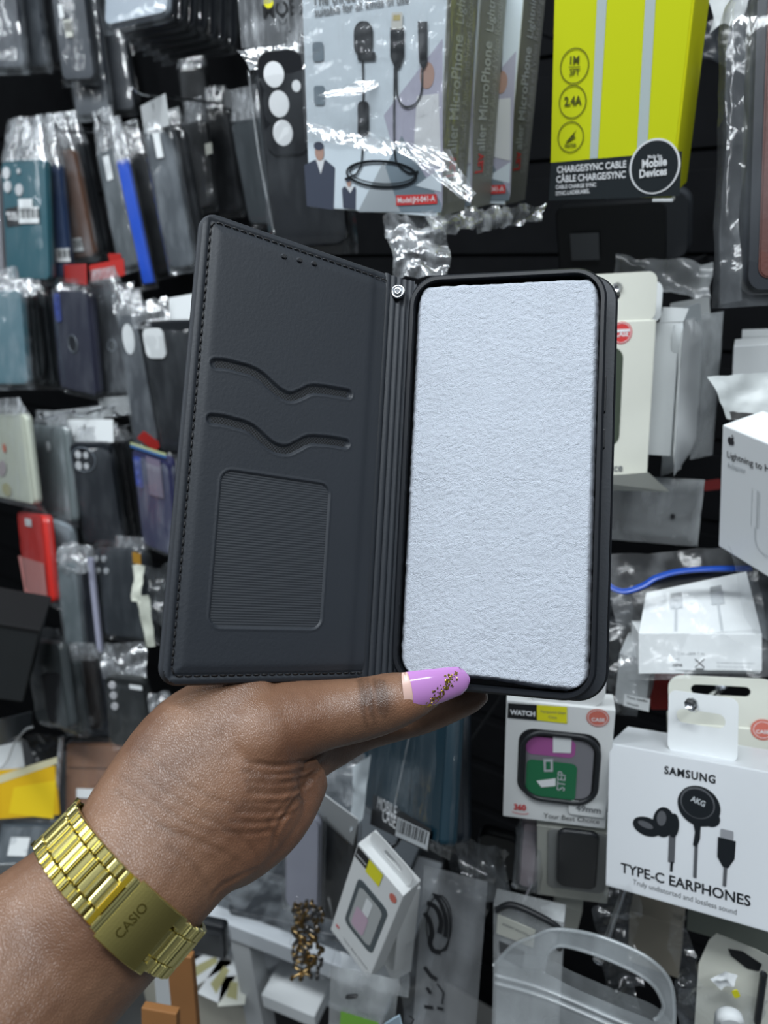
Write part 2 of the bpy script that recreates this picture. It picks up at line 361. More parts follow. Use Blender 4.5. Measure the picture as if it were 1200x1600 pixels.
hgt -= .0011 * sg((.00175 - d12) / .00014); hgt += .0002 * np.exp(-((d12 - .0022) / .0004) ** 2)
ro = rrd(P, -CW / 2, CW / 2 + .02, 0, CH, LR)
keep = (ro < -.0006).reshape(nv, nu)
V = [(p[0], -h, p[1]) for p, h in zip(P, hgt)]; Fc = []
for j in range(nv - 1):
    for i in range(nu - 1):
        if keep[j, i] and keep[j, i + 1] and keep[j + 1, i] and keep[j + 1, i + 1]: a = j * nu + i; Fc.append([a, a + 1, a + nu + 1, a + nu])
mb = MB(); mb.add(V, Fc, leather, True); o = mb.build('padded_lining', flap)
mb = MB(); mb.slab(rr(wx0 - .0002, wx1 + .0002, wz0 - .0002, wz1 + .0002, .004), -.00095, .0002, ribbed, .0001); mb.build('card_window', flap, 'ribbed rectangular window in the cover')
for s in (s1, s2):
    mb = MB(); t = np.gradient(s, axis=0); t /= np.linalg.norm(t, axis=1)[:, None]; nn = np.stack([-t[:, 1], t[:, 0]], 1); e = np.array([min(1, min(i, len(s) - 1 - i) / 4 + .45) for i in range(len(s))])[:, None]
    k = len(s); Lp = s + nn * .0019 * e; Rp = s - nn * .0019 * e
    mb.add([(x, -.00045, z) for x, z in Lp] + [(x, -.00045, z) for x, z in Rp], [[i, i + 1, k + i + 1, k + i] for i in range(k - 1)], weave); mb.build('card_slot', flap, 'wavy card slot with a woven lining')
# stitching
mb = MB(); co_ = np.array([p for p in cover_outline(.0036)][1:] + [(CW / 2, .0036)]); co_[0] = (CW / 2, CH - .0036)
sl = np.concatenate([[0], np.cumsum(np.linalg.norm(np.diff(co_, axis=0), axis=1))]); L_ = sl[-1]; nst = int(L_ / .0031)
for i in range(nst):
    pts = []
    for q in (0, .33, .67, 1):
        s_ = (i + .08 + q * .72) * L_ / nst; pts.append((np.interp(s_, sl, co_[:, 0]), -.00095 + (.0003 if q in (0, 1) else 0), np.interp(s_, sl, co_[:, 1])))
    mb.tube(pts, .00032, thread, 5)
mb.build('stitching', flap, 'black stitches along the cover edge')
for p in ((441, 403), (465, 409), (488, 414)):
    x, z = CV.f(*p); mb = MB(); mb.slab(ell(x, z, .0013, .0011, 16), -.0019, 0, leather_edge, .0003); mb.slab(ell(x, z, .0008, .00075, 14), -.0021, 0, blackink, .0001); mb.build('speaker_hole', flap)
# ribbed spine from the cover's hinge edge to the shell's back
def cvp(x, y, z): return (MC @ np.array([x, y, z, 1]))[:3]
def spine(u, v):
    z = v; a = cvp(CW / 2 - .0005, .0002, CH * z); b = np.array([-TW / 2 + .0012, .0062, TH * z]); mid = (a + b) / 2 + np.array([0, .0035, 0])
    p = a * (1 - u) ** 2 + 2 * mid * u * (1 - u) + b * u * u; t = 2 * (1 - u) * (mid - a) + 2 * u * (b - mid); n = np.array([t[1], -t[0], 0]); n /= np.linalg.norm(n)
    return p + n * (.0007 * abs(math.sin(math.pi * u * 5.5)) ** .6)
mb = MB(); mb.grid(spine, 89, 12, leather); mb.grid(lambda u, v: np.array(spine(u, v)) + np.array([0, .0035, 0]), 30, 6, leather_edge); mb.build('spine', CASE, 'ribbed leather spine between cover and shell')
bx, bz = CASE.f(622, 456, .003)
mb = MB(); ring = ell(bx, bz, .0031, .0031, 28)
mb.tube([(x, .0028, z) for x, z in ell(bx, bz, .0025, .0025, 28)], .0006, steel, 8, True); mb.slab(ell(bx, bz, .0026, .0026, 28), .0026, .006, mat('snap_metal', (.45, .47, .5), .3, 1), .0002)
mb.tube([(x, .0022, z) for x, z in ell(bx, bz, .0012, .0012, 20)], .0005, steel, 6, True); mb.slab(ell(bx, bz, .0011, .0011, 16), .0019, .003, steel, .0004); mb.build('snap_button', CASE, 'round silver snap button')

# foam sheet lying in the shell
foamm = mat('white_foam', (.49, .53, .60), .42, bump=(3000, .9, .0007), var=.05, spec=.5)
F_ = Item('x', 'x', 'x', CASE.R, CASE.b, TW, TH); bpy.data.objects.remove(F_.o)
FX0, FX1, FZ0, FZ1 = -TW / 2 + .0030, TW / 2 - .0024, .0038, TH - .0030
def foam(u, v):
    x = FX0 + (FX1 - FX0) * u; z = FZ0 + (FZ1 - FZ0) * v
    lo = .0022 * (u ** 1.0 < .55) * 0 + (-.0008 + .004 * (math.sin(math.pi * min(1, u * 1.15)) ** 2) * 0.4); z += (1 - v) ** 14 * lo
    xm = (FX0 + FX1) / 2; dz_ = min(z - FZ0, FZ1 - z); rc = .0075
    if dz_ < rc: x = xm + (x - xm) * (1 - (rc - math.sqrt(max(0, rc * rc - (rc - max(0, dz_)) ** 2))) / (FX1 - xm) * (.95 if dz_ > 0 else 1))
    e = min(u, 1 - u) * (FX1 - FX0); e2 = min(v, 1 - v) * (FZ1 - FZ0); k = min(1, min(e, e2) / .0025)
    x += .0004 * nz(z, 3, 0, 300) * (u < .02 or u > .98); z += .0005 * nz(x, 7, 0, 260) * (v < .01 or v > .99)
    cr = 0
    if u > 0.0 and v < .01: pass
    y = .0016 + .0042 * (1 - k) ** 2 - .00018 * nz(x, z, 0, 520) - .00012 * nz(x, z * .7, 5, 190) - .0004 * nz(x, z, 9, 40) - .00032 * nz(x, z, 11, 1300)
    return (x, y, z)
mb = MB(); mb.grid(foam, 170, 340, foamm)
mb.add([(FX0 + .004, .0058, FZ0 + .004), (FX1 - .004, .0058, FZ0 + .004), (FX1 - .004, .0058, FZ1 - .004), (FX0 + .004, .0058, FZ1 - .004), (FX0 + .004, .0082, FZ0 + .004), (FX1 - .004, .0082, FZ0 + .004), (FX1 - .004, .0082, FZ1 - .004), (FX0 + .004, .0082, FZ1 - .004)], [[0, 1, 5, 4], [1, 2, 6, 5], [2, 3, 7, 6], [3, 0, 4, 7], [4, 5, 6, 7]], foamm)
o = mb.build('foam_sheet'); o.matrix_world = m4(CASE.R, CASE.b); o['label'] = 'white packing foam sheet filling the open phone case'; o['category'] = 'foam sheet'

# ------------------------------------------------------------------ hand and forearm (one continuous surface)
VD = RC @ np.array([0, 0, -1.0])
def loft(secs, m, n=28):
    """sections: picture centre, half width across, depth, half thickness (m)"""
    P = [at(s[0], s[1], s[3]) for s in secs]; k = len(P); V = []
    for i, s in enumerate(secs):
        t = P[min(i + 1, k - 1)] - P[max(i - 1, 0)]; t = t / np.linalg.norm(t); v = VD if len(s) < 6 else s[5]
        n1 = np.cross(t, v); n1 /= np.linalg.norm(n1); n2 = np.cross(n1, t); a = s[2] * s[3] / F; b = s[4]
        for j in range(n):
            th = 2 * math.pi * j / n; V.append(P[i] + n1 * a * math.cos(th) + n2 * b * math.sin(th))
    Fc = [[i * n + j, i * n + (j + 1) % n, (i + 1) * n + (j + 1) % n, (i + 1) * n + j] for i in range(k - 1) for j in range(n)] + [list(range(n)), list(range((k - 1) * n, k * n))]
    return V, Fc
def resample(secs, m=5):
    A = np.array(secs, float); return [tuple(r) for r in smooth_line(A, m)]
dT = lambda px, py, r: depth_on(CASE, px, py, 0) - r - .0004
dB = lambda px, py, r: depth_on(CASE, px, py, .0136) + r + .0004
d_web = .262
WR = (192, 1388, 131, .228, .0205)                      # the wrist under the bracelet
ARM = [(-330, 1850, 205, .180, .033), (-150, 1700, 190, .195, .030), (-10, 1575, 172, .210, .0265), (95, 1477, 146, .222, .0225), WR, (228, 1345, 130, .233, .0195), (262, 1300, 137, .240, .0200), (308, 1250, 147, .247, .0205), (355, 1200, 146, .254, .0205), (398, 1158, 126, .260, .019), (430, 1140, 92, .266, .016)]
THUMB = [(296, 1205, 46, .264, .006), (378, 1160, 80, .2565, .0185), (440, 1130, 68, dT(600, 1090, .017), .0165), (500, 1118, 55, dT(600, 1090, .0125), .0135), (550, 1110, 49, dT(600, 1085, .0115), .0118), (585, 1103, 47, dT(620, 1080, .0112), .0112), (620, 1093, 43, dT(640, 1080, .0105), .0105), (650, 1087, 34, dT(660, 1075, .0090), .0084), (678, 1081, 22, dT(680, 1070, .0072), .0058), (694, 1076, 10, dT(690, 1070, .0062), .003)]
INDEX = [(400, 1215, 80, .264, .015), (455, 1185, 60, .276, .012), (510, 1162, 43, .290, .0100), (560, 1140, 36, .300, .0090), (610, 1127, 33, .305, .0085), (655, 1115, 32, .306, .0085), (700, 1101, 29, .306, .0080), (738, 1089, 23, .305, .0066), (760, 1082, 12, .304, .0035)]
MIDDLE = [(400, 1150, 80, .272, .013), (460, 1100, 52, .288, .011), (540, 1040, 40, dB(560, 1040, .0095), .0095), (640, 985, 36, dB(640, 985, .0090), .0090), (720, 950, 33, dB(720, 950, .0085), .0085), (775, 925, 26, dB(775, 925, .007), .007), (800, 915, 12, dB(800, 915, .0035), .0035)]
RING = [(380, 1140, 80, .272, .013), (430, 1060, 50, .292, .011), (510, 975, 38, .300, .0092), (610, 905, 34, dB(610, 905, .0088), .0088), (690, 865, 31, dB(690, 865, .0082), .0082), (740, 840, 24, dB(740, 840, .0066), .0066), (764, 828, 11, dB(764, 828, .0033), .0033)]
PINKY = [(360, 1130, 76, .268, .013), (400, 1040, 44, .290, .010), (465, 935, 32, .301, .008), (540, 850, 28, .302, .0075), (590, 800, 25, .300, .0070), (622, 770, 19, .299, .0056), (636, 757, 9, .299, .003)]
PALMHEEL = [(300, 1330, 78, .246, .017), (350, 1296, 90, .252, .018), (405, 1262, 84, .259, .0175), (445, 1232, 68, .266, .015), (480, 1200, 44, .274, .012)]
mb = MB()
for L in (ARM, THUMB, INDEX, MIDDLE, RING, PINKY, PALMHEEL):
    V, Fc = loft(resample(L), None); mb.add(V, Fc, white)
tmp = mb.build('tmp')
md = tmp.modifiers.new('r', 'REMESH'); md.mode = 'VOXEL'; md.voxel_size = .00085
md = tmp.modifiers.new('s', 'SMOOTH'); md.iterations = 12; md.factor = .6
bpy.context.view_layer.update()
hm = bpy.data.meshes.new_from_object(tmp.evaluated_get(bpy.context.evaluated_depsgraph_get())); bpy.data.objects.remove(tmp)
hm.name = 'person'
n_ = len(hm.vertices); X = np.empty(n_ * 3); hm.vertices.foreach_get('co', X); X = X.reshape(-1, 3)
Nn = np.empty(n_ * 3); hm.vertices.foreach_get('normal', Nn); Nn = Nn.reshape(-1, 3)
bv = BVHTree.FromPolygons([tuple(v) for v in X], [list(p.vertices) for p in hm.polygons])
def on_skin(px, py):
    d = RC @ np.array([(px - CX) / F, -(py - CY) / F, -1.0]); h = bv.ray_cast(Vector(C0), Vector(d)); return np.array(h[0]) if h[0] is not None else None
CREASES = [ ([(565, 1060), (571, 1085), (572, 1100)], .0005, .0003), ([(608, 1070), (613, 1090), (615, 1110)], .0005, .00018), ([(592, 1062), (597, 1085), (601, 1120)], .0005, .0003),
 ([(392, 1212), (440, 1219), (480, 1212), (508, 1194)], .0007, .0004), ([(388, 1229), (430, 1233), (466, 1227), (494, 1211)], .0007, .0004), ([(376, 1259), (420, 1263), (452, 1257), (477, 1242)], .0007, .0004),   # picture polyline, groove width (m), depth (m): knuckle folds, thenar wrinkles, palm and wrist lines
 ([(560, 1062), (565, 1085), (567, 1110), (573, 1135)], .0005, .00035), ([(573, 1060), (579, 1085), (581, 1110), (586, 1130)], .0005, .0004), ([(584, 1060), (591, 1085), (594, 1115)], .0005, .00035), ([(599, 1064), (604, 1088), (606, 1112)], .0005, .0002),
 ([(385, 1188), (430, 1196), (470, 1190), (505, 1176)], .0008, .0006), ([(380, 1204), (430, 1210), (470, 1205), (503, 1190)], .0008, .0006), ([(385, 1220), (430, 1225), (468, 1219), (498, 1203)], .0008, .0006), ([(388, 1236), (430, 1240), (463, 1234), (490, 1218)], .0008, .0006),
 ([(380, 1252), (425, 1255), (455, 1250), (482, 1234)], .0008, .0006), ([(370, 1266), (420, 1270), (448, 1264), (472, 1250)], .0008, .0005), ([(360, 1282), (405, 1285), (438, 1279), (462, 1266)], .0008, .0005), ([(350, 1297), (395, 1301), (425, 1296)], .0008, .0004),
 ([(512, 1182), (492, 1205), (470, 1238), (448, 1270), (432, 1300), (424, 1330)], .0010, .0009), ([(487, 1205), (470, 1225), (440, 1262), (420, 1285)], .0008, .0005), ([(440, 1320), (425, 1300), (418, 1280)], .0008, .0005),
 ([(250, 1290), (300, 1310), (345, 1330), (380, 1350)], .0008, .0004), ([(330, 1402), (345, 1385), (380, 1366), (405, 1355)], .0009, .0007), ([(262, 1322), (300, 1350), (330, 1392)], .0009, .0004), ([(300, 1270), (350, 1290), (390, 1320), (405, 1345)], .0008, .0004),
 ([(205, 1190), (250, 1230), (300, 1262), (350, 1276)], .0007, .0002), ([(190, 1210), (240, 1250), (290, 1285), (330, 1300)], .0007, .0002), ([(180, 1235), (225, 1270), (270, 1303)], .0007, .0002), ([(220, 1170), (275, 1215), (330, 1245), (370, 1258)], .0007, .0002),
 ([(510, 1172), (560, 1158), (620, 1138), (660, 1118), (700, 1100)], .0007, .0003), ([(640, 1128), (652, 1140), (660, 1150)], .0005, .0003)]
disp = np.zeros(n_); pig_shade = np.ones((n_, 3))
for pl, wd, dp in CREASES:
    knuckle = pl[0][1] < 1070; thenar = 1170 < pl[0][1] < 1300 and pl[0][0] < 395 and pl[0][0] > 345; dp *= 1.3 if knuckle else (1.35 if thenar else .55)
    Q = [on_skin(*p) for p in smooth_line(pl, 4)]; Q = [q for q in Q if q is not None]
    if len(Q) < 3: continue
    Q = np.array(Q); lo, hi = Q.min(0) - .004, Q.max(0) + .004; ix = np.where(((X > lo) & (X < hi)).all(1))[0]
    wd = max(wd, .0007); d = seg_d(X[ix], Q); pig_shade[ix] *= 1 - ((.42 if knuckle else .30 if thenar else .14) * np.exp(-(d / (wd * 1.1)) ** 2))[:, None]; kk = np.argmin(((X[ix][:, None, :] - Q[None]) ** 2).sum(2), axis=1) / max(1, len(Q) - 1); fw = np.minimum(1, np.minimum(kk + .02, 1.02 - kk) * 5) * ((.22 + .78 * kk) if thenar else 1)  # crease lines darkened in colour too, deepening their shading over the skin's pigment
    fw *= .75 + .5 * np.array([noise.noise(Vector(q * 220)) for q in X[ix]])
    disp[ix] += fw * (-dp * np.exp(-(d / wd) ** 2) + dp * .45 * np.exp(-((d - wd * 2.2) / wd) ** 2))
for i in range(n_): disp[i] += .00010 * noise.noise(Vector(X[i] * 260)) + .00025 * noise.noise(Vector(X[i] * 60))
X2 = X + Nn * disp[:, None]; hm.vertices.foreach_set('co', X2.ravel()); hm.polygons.foreach_set('use_smooth', [True] * len(hm.polygons)); hm.update()
for (px, py, rad, cc) in ((583, 1092, .0075, (.66, .63, .64)), (600, 1090, .006, (.75, .72, .72)), (640, 1100, .006, (1.15, 1.05, 1.0)), (470, 1290, .020, (1.25, 1.12, 1.05)), (400, 1345, .016, (1.15, 1.08, 1.04)), (430, 1220, .02, (.86, .80, .78)), (480, 1150, .014, (.85, .76, .72))):   # darker knuckle skin, paler palm
    q = on_skin(px, py)
    if q is None: continue
    g = np.exp(-(np.linalg.norm(X - q, axis=1) / rad) ** 2)[:, None]; pig_shade *= 1 + g * (np.array(cc) - 1)
ca = hm.color_attributes.new('pigment_shade', 'FLOAT_COLOR', 'POINT'); ca.data.foreach_set('color', np.concatenate([np.clip(pig_shade, 0, 1.4), np.ones((n_, 1))], 1).astype(np.float32).ravel())
skin = bpy.data.materials.new('brown_skin'); skin.use_nodes = True
def skin_nodes():
    n = skin.node_tree; N = n.nodes.new; Lk = n.links.new; b = n.nodes['Principled BSDF']; b.inputs['Roughness'].default_value = .40; b.inputs['Specular IOR Level'].default_value = .5
    t = N('ShaderNodeTexCoord'); a = N('ShaderNodeTexNoise'); a.inputs['Scale'].default_value = 45; a.inputs['Detail'].default_value = 4; Lk(t.outputs['Object'], a.inputs['Vector'])
    r = N('ShaderNodeValToRGB'); r.color_ramp.elements[0].position = .3; r.color_ramp.elements[0].color = (.122, .061, .036, 1); r.color_ramp.elements[1].position = .72; r.color_ramp.elements[1].color = (.215, .118, .071, 1)
    Lk(a.outputs[0], r.inputs[0]); at_ = N('ShaderNodeAttribute'); at_.attribute_name = 'pigment_shade'; mx = N('ShaderNodeMix'); mx.data_type = 'RGBA'; mx.blend_type = 'MULTIPLY'; mx.inputs[0].default_value = 1; Lk(r.outputs[0], mx.inputs[6]); Lk(at_.outputs['Color'], mx.inputs[7]); Lk(mx.outputs[2], b.inputs['Base Color'])
    v = N('ShaderNodeTexVoronoi'); v.inputs['Scale'].default_value = 1100; v.feature = 'DISTANCE_TO_EDGE'; mp = N('ShaderNodeMapping'); mp.inputs['Scale'].default_value = (1, 1, 1); mp.inputs['Rotation'].default_value = (0, .7, 0)
    mp.inputs['Scale'].default_value = (1.5, 1, .7); Lk(t.outputs['Object'], mp.inputs[0]); Lk(mp.outputs[0], v.inputs['Vector'])
    bp = N('ShaderNodeBump'); bp.inputs['Strength'].default_value = .35; bp.inputs['Distance'].default_value = .00025; cl = N('ShaderNodeMapRange'); cl.inputs[2].default_value = .22; Lk(v.outputs[0], cl.inputs[0]); Lk(cl.outputs[0], bp.inputs['Height']); Lk(bp.outputs[0], b.inputs['Normal'])
skin_nodes()
hm.materials.clear(); hm.materials.append(skin)
HAND = bpy.data.objects.new('person', hm); COL.objects.link(HAND)
HAND['label'] = 'person, bare forearm and hand pinching the wallet case between thumb and fingers'; HAND['category'] = 'person'
# lavender thumb nail with gold flakes
lav = mat('lavender_polish', (.46, .215, .51), .12, coat=.6); nailbase = mat('bare_nail', (.62, .42, .36), .3)
q0, q1 = on_skin(634, 1083), on_skin(672, 1078)
base = at(630, 1086, -((q0 - C0) @ RC)[2] - .0010); tip = at(737, 1062, dT(738, 1064, .0045))
ax = tip - base; NL = np.linalg.norm(ax); ax /= NL; wd = np.cross(ax, -VD); wd /= np.linalg.norm(wd); nn = np.cross(wd, ax); nn /= np.linalg.norm(nn)
if nn @ VD > 0: nn = -nn
if wd @ RC[:, 1] < 0: wd = -wd
def nail_p(u, s, off=0):
    hw = .0074 * (1 - .36 * u ** 1.6) * (1 if u < .93 else math.sqrt(max(.25, 1 - ((u - .93) / .085) ** 2)))
    ph = s * 1.25; x = NL * u - .0016 * (abs(s) ** 2) * (1 if u > .9 else 0) + .0016 * s * s * (u < .08)
    return base + ax * x + wd * hw * math.sin(ph) / math.sin(1.25) + nn * (hw * .62 * (math.cos(ph) - math.cos(1.25)) - .0026 + .0012 * math.sin(math.pi * u) + off)
mb = MB(); mb.grid(lambda u, v: nail_p(.12 + .88 * u, v * 2 - 1), 30, 17, lav); mb.grid(lambda u, v: nail_p(.12 + .88 * u, v * 2 - 1, -.0008), 12, 9, lav); mb.grid(lambda u, v: nail_p(1, u * 2 - 1, -.0008 * v), 17, 2, lav)
nail = mb.build('thumb_nail', HAND, 'long lavender polished thumb nail')
MB().grid(lambda u, v: nail_p(.14 * u, v * 2 - 1, -.0003), 6, 17, nailbase).build('bare_nail', nail, 'strip of bare nail at the cuticle')
goldleaf = mat('gold_leaf', (.85, .6, .1), .25, 1); rnd = random.Random(4); mb = MB()
for i in range(150):
    k = rnd.random(); u = .28 + .5 * k + rnd.gauss(0, .035); s = -.85 + 1.35 * k + rnd.gauss(0, .13)
    if not (-.9 < s < .9 and u < .93): continue
    r = rnd.uniform(.00018, .00055); c = nail_p(u, s, .00012); a0 = rnd.random() * 6; pts = []
    for j in range(5): a = a0 + j * 1.2566; rj = r * rnd.uniform(.6, 1.3); pts.append(nail_p(u + math.cos(a) * rj / NL, s + math.sin(a) * rj / .0085, .00012 + rnd.uniform(0, .0002)))
    mb.add(pts, [[0, 1, 2, 3, 4]], goldleaf)
mb.build('gold_flakes', nail, 'scatter of gold flakes', kind='stuff')

# ------------------------------------------------------------------ gold bracelet watch on the wrist
gold = mat('gold_metal', (.86, .76, .30), .24, 1); goldb = mat('brushed_gold', (.60, .51, .17), .36, 1, bump=(2500, .15, .0002)); yb = mat('bright_gold', (.9, .62, .05), .25, 1)
sA, sB = at(155, 1425, .2255), at(228, 1345, .233); t = sB - sA; t /= np.linalg.norm(t); wc_ = at(190, 1386, .2275)
n1 = np.cross(t, VD); n1 /= np.linalg.norm(n1); n2 = np.cross(n1, t)
if n1 @ RC[:, 1] < 0: n1 = -n1      # up in the picture
if n2 @ VD > 0: n2 = -n2            # towards the viewer
WA, WB = 139 * .2275 / F, .0222
WATCH = Item('bracelet_watch', 'gold metal link bracelet watch worn around the wrist', 'wristwatch', np.stack([t, n1, n2], 1), wc_)
th = np.linspace(0, 2 * math.pi, 721); arc = np.concatenate([[0], np.cumsum(np.hypot(np.diff(WA * np.cos(th)), np.diff(WB * np.sin(th))))]); PER = arc[-1]
def el(s, x, hgt):                  # s: length along the bracelet from its upper edge, x: along the arm, height above the skin
    a = np.interp(s % PER, arc, th); c, s_ = math.cos(a), math.sin(a); nx_, nz_ = c / WA, s_ / WB; k = math.hypot(nx_, nz_)
    return (x, WA * c + nx_ / k * hgt, WB * s_ + nz_ / k * hgt)
def link(s0, s1, x0, x1, m, two=True, h=.0017):
    prof = [(0, 0), (.02, .55), (.08, .8), (.2, .98), (.45, 1), (.58, .93), (.63, .62), (.68, .62), (.73, .86), (.85, .9), (.95, .74), (.99, .5), (1, 0)]
    V = []
    for k, hh in prof:
        s = s0 + (s1 - s0) * k
        for x, q in ((x0, .0), (x0 + .0003, 1), (x1 - .0003, 1), (x1, 0)): V.append(el(s, x, -.0002 + h * hh - (0 if q else .0003)))
    n = len(prof); Fc = [[i * 4 + j, i * 4 + j + 1, i * 4 + j + 5, i * 4 + j + 4] for i in range(n - 1) for j in range(3)]
    Fc += [[i * 4 for i in range(n)][::-1], [i * 4 + 3 for i in range(n)]]
    return MB().add(V, Fc, m)
NR = 34; pitch = PER / NR; clasp0, clasp1 = PER * .245, PER * .352
for i in range(NR):
    s0 = i * pitch
    if not (clasp0 - pitch * .7 < s0 < clasp1 - pitch * .3): link(s0 + .0001, s0 + pitch - .0001, -.0043, .0043, gold).build('bracelet_link', WATCH)
    for x0, x1 in ((-.0082, -.0045), (.0045, .0082)):
        q = s0 + pitch * .5
        if not (clasp0 - pitch * .7 < q < clasp1 - pitch * .3): link(q + .0001, q + pitch - .0001, x0, x1, gold).build('bracelet_link', WATCH)
def bent(s0, s1, x0, x1, h0, h1, m, n=14):
    mb = MB(); V = []
    for i in range(n):
        s = s0 + (s1 - s0) * i / (n - 1)
        for x, h in ((x0, h0), (x0, h1 - .0003), (x0 + .0003, h1), (x1 - .0003, h1), (x1, h1 - .0003), (x1, h0)): V.append(el(s, x, h))
    return mb.add(V, [[i * 6 + j, i * 6 + (j + 1) % 6, (i + 1) * 6 + (j + 1) % 6, (i + 1) * 6 + j] for i in range(n - 1) for j in range(6)] + [list(range(6)), list(range(n * 6 - 6, n * 6))], m)
clasp = bent(clasp0 + .002, clasp1, -.0092, .0092, .0006, .0030, goldb).build('clasp', WATCH, 'smooth gold folding clasp plate')
for k in range(3): bent(clasp0 - .0002 + k * .0009, clasp0 + .0005 + k * .0009, -.0085, .0085, 0, .0027, gold, 4).build('clasp_ridge', clasp)
bent(clasp0 - .0022, clasp0 - .0006, -.0082, .0082, 0, .0016, yb, 4).build('clasp_bar', clasp)
for x0, x1 in ((-.0092, -.0060), (.0055, .0092)): bent(clasp1 - .0004, clasp1 + .0030, x0, x1, .0004, .0026, gold, 6).build('clasp_hinge', clasp)
V, Fc = text_mesh('CASIO', .01); Vn = V * np.array([.0105 / (V[:, 0].max() - V[:, 0].min())] * 2); Vn -= Vn.mean(0); T2 = []
for a, b in Vn: T2.append(el(clasp0 + .0068 - b, a, .00312))
MB().add(T2, Fc, mat('darkened_gold', (.30, .24, .06), .3, 1)).build('embossed_lettering', clasp)  # letters coloured darker, standing in for the shading on raised relief
for x in (-.0085, .0085): MB().tube([el(-.0006, x * .9, .001), el(-.0006, x * 1.08, .001)], .0009, gold).build('pin_end', WATCH)
# ------------------------------------------------------------------ builders for the goods on display
def pf(I, pts, y=0): return [I.f(*p, y) for p in pts]
def bb(I, b, y=0):
    a, c = I.f(b[0], b[1], y), I.f(b[2], b[3], y); return min(a[0], c[0]), max(a[0], c[0]), min(a[1], c[1]), max(a[1], c[1])
def ribbon(mb, P, w, y, m, closed=False):
    P = np.array(P); n = len(P); t = np.array([(P[(i + 1) % n] - P[i - 1]) if closed else P[min(i + 1, n - 1)] - P[max(i - 1, 0)] for i in range(n)]); t /= np.linalg.norm(t, axis=1)[:, None] + 1e-12
    nn = np.stack([-t[:, 1], t[:, 0]], 1) * w / 2; A, B = P + nn, P - nn
    mb.add([(x, y, z) for x, z in A] + [(x, y, z) for x, z in B], [[i, (i + 1) % n, n + (i + 1) % n, n + i] for i in range(n if closed else n - 1)], m)
CC = {}
def colour(rgb, rough=.42, name=None, var=.08):
    k = name or 'plastic_%02x%02x%02x' % rgb
    return mat(k, srgb(*rgb), rough, var=var)
def pk(label, quad, d, t, rgb, cams=(), isl=None, ring=None, lab=(), hdr=.02, flm=None, yaw=-25, s=(12, 7, 9), name='packed_phone_case', cat='phone case', group=None, extra=None, rough=.42, pad=.004, amp=.0012, hamp=2.2, r=.009, htop=None, camcol=None):
    I = from_quad(name, label, cat, quad, d, group, yaw=yaw, s=s); k = d / F; w, h = I.w, I.h
    body = MB().slab(rr(-w / 2, w / 2, 0, h, min(r, w * .3)), 0, t, colour(rgb, rough), .0016).build('case_body', I)
    if isl:
        x0, x1, z0, z1 = bb(I, isl); MB().slab(rr(x0, x1, z0, z1, min(x1 - x0, z1 - z0) * .28), -.0016, .001, colour(tuple(int(c * .8) for c in rgb), .35), .0005).build('camera_island', I)
    if ring:
        x, z = I.f(ring[0], ring[1]); rr_ = ring[2] * k; mb = MB(); mb.slab(ell(x, z, rr_, rr_, 28), -.0012, .001, ring[3] if len(ring) > 3 else colour((18, 20, 26), .3), .0004)
        mb.tube([(a, -.0012, b) for a, b in ell(x, z, rr_, rr_, 28)], .0008, colour((104, 112, 120), .25), 6, True); mb.build('camera_ring', I)
    for c in cams:
        x, z = I.f(c[0], c[1]); MB().slab(ell(x, z, c[2] * k, (c[3] if len(c) > 3 else c[2]) * k, 20), -.0020, .001, camcol or mat('pale_cutout', (.55, .57, .59), .6), .0002).build('camera_cutout', I)
    for b in lab:
        x0, x1, z0, z1 = bb(I, b[:4]); L = MB().box(x0, x1, -.0024 - .0003 * (b[4] is white), -.0022, z0, z1, b[4]).build('label_sticker', I)
        if len(b) > 5:
            q = MB(); n = int(b[5]); 
            for i in range(n):
                a = x0 + (x1 - x0) * (i + .5) / n; q.flat([(a, z0 + (z1 - z0) * .3), (a + (x1 - x0) * .45 / n * (1 + i % 3) * .6, z0 + (z1 - z0) * .3), (a + (x1 - x0) * .45 / n * (1 + i % 3) * .6, z1 - (z1 - z0) * .12), (a, z1 - (z1 - z0) * .12)], -.0029, blackink)
            q.build('bar_code', L)
    if extra: extra(I, k)
    if flm is not False: film_shell(w, t, -.007, h + hdr, hazy if flm is hazy else clear, amp, htop or max(.012, hdr), pad=pad, hamp=hamp, hm=None if hdr < .018 else crink).build('clear_bag', I)
    return I
def carton(name, label, cat, quad, d, t, m=None, group=None, bev=.0007, **k):
    I = from_quad(name, label, cat, quad, d, group, **k); I.k = d / F; I.t = t
    MB().box(-I.w / 2, I.w / 2, 0, t, 0, I.h, m or white, bev).build('box_body', I); return I
def tab(I, x0, x1, z0, z1, r, hole, m=None, y=.0005, th=.0006, name='hang_tab', label=None):
    """card tab with a hole (cx, cz, half width, half height)"""
    mb = MB(); P = rr(x0, x1, z0, z1, r, 6); H = rr(hole[0] - hole[2], hole[0] + hole[2], hole[1] - hole[3], hole[1] + hole[3], min(hole[2], hole[3]) * .98, 6)
    return mb.slab(P, y, y + th, m or white, .0001, hole=H).build(name, I, label)
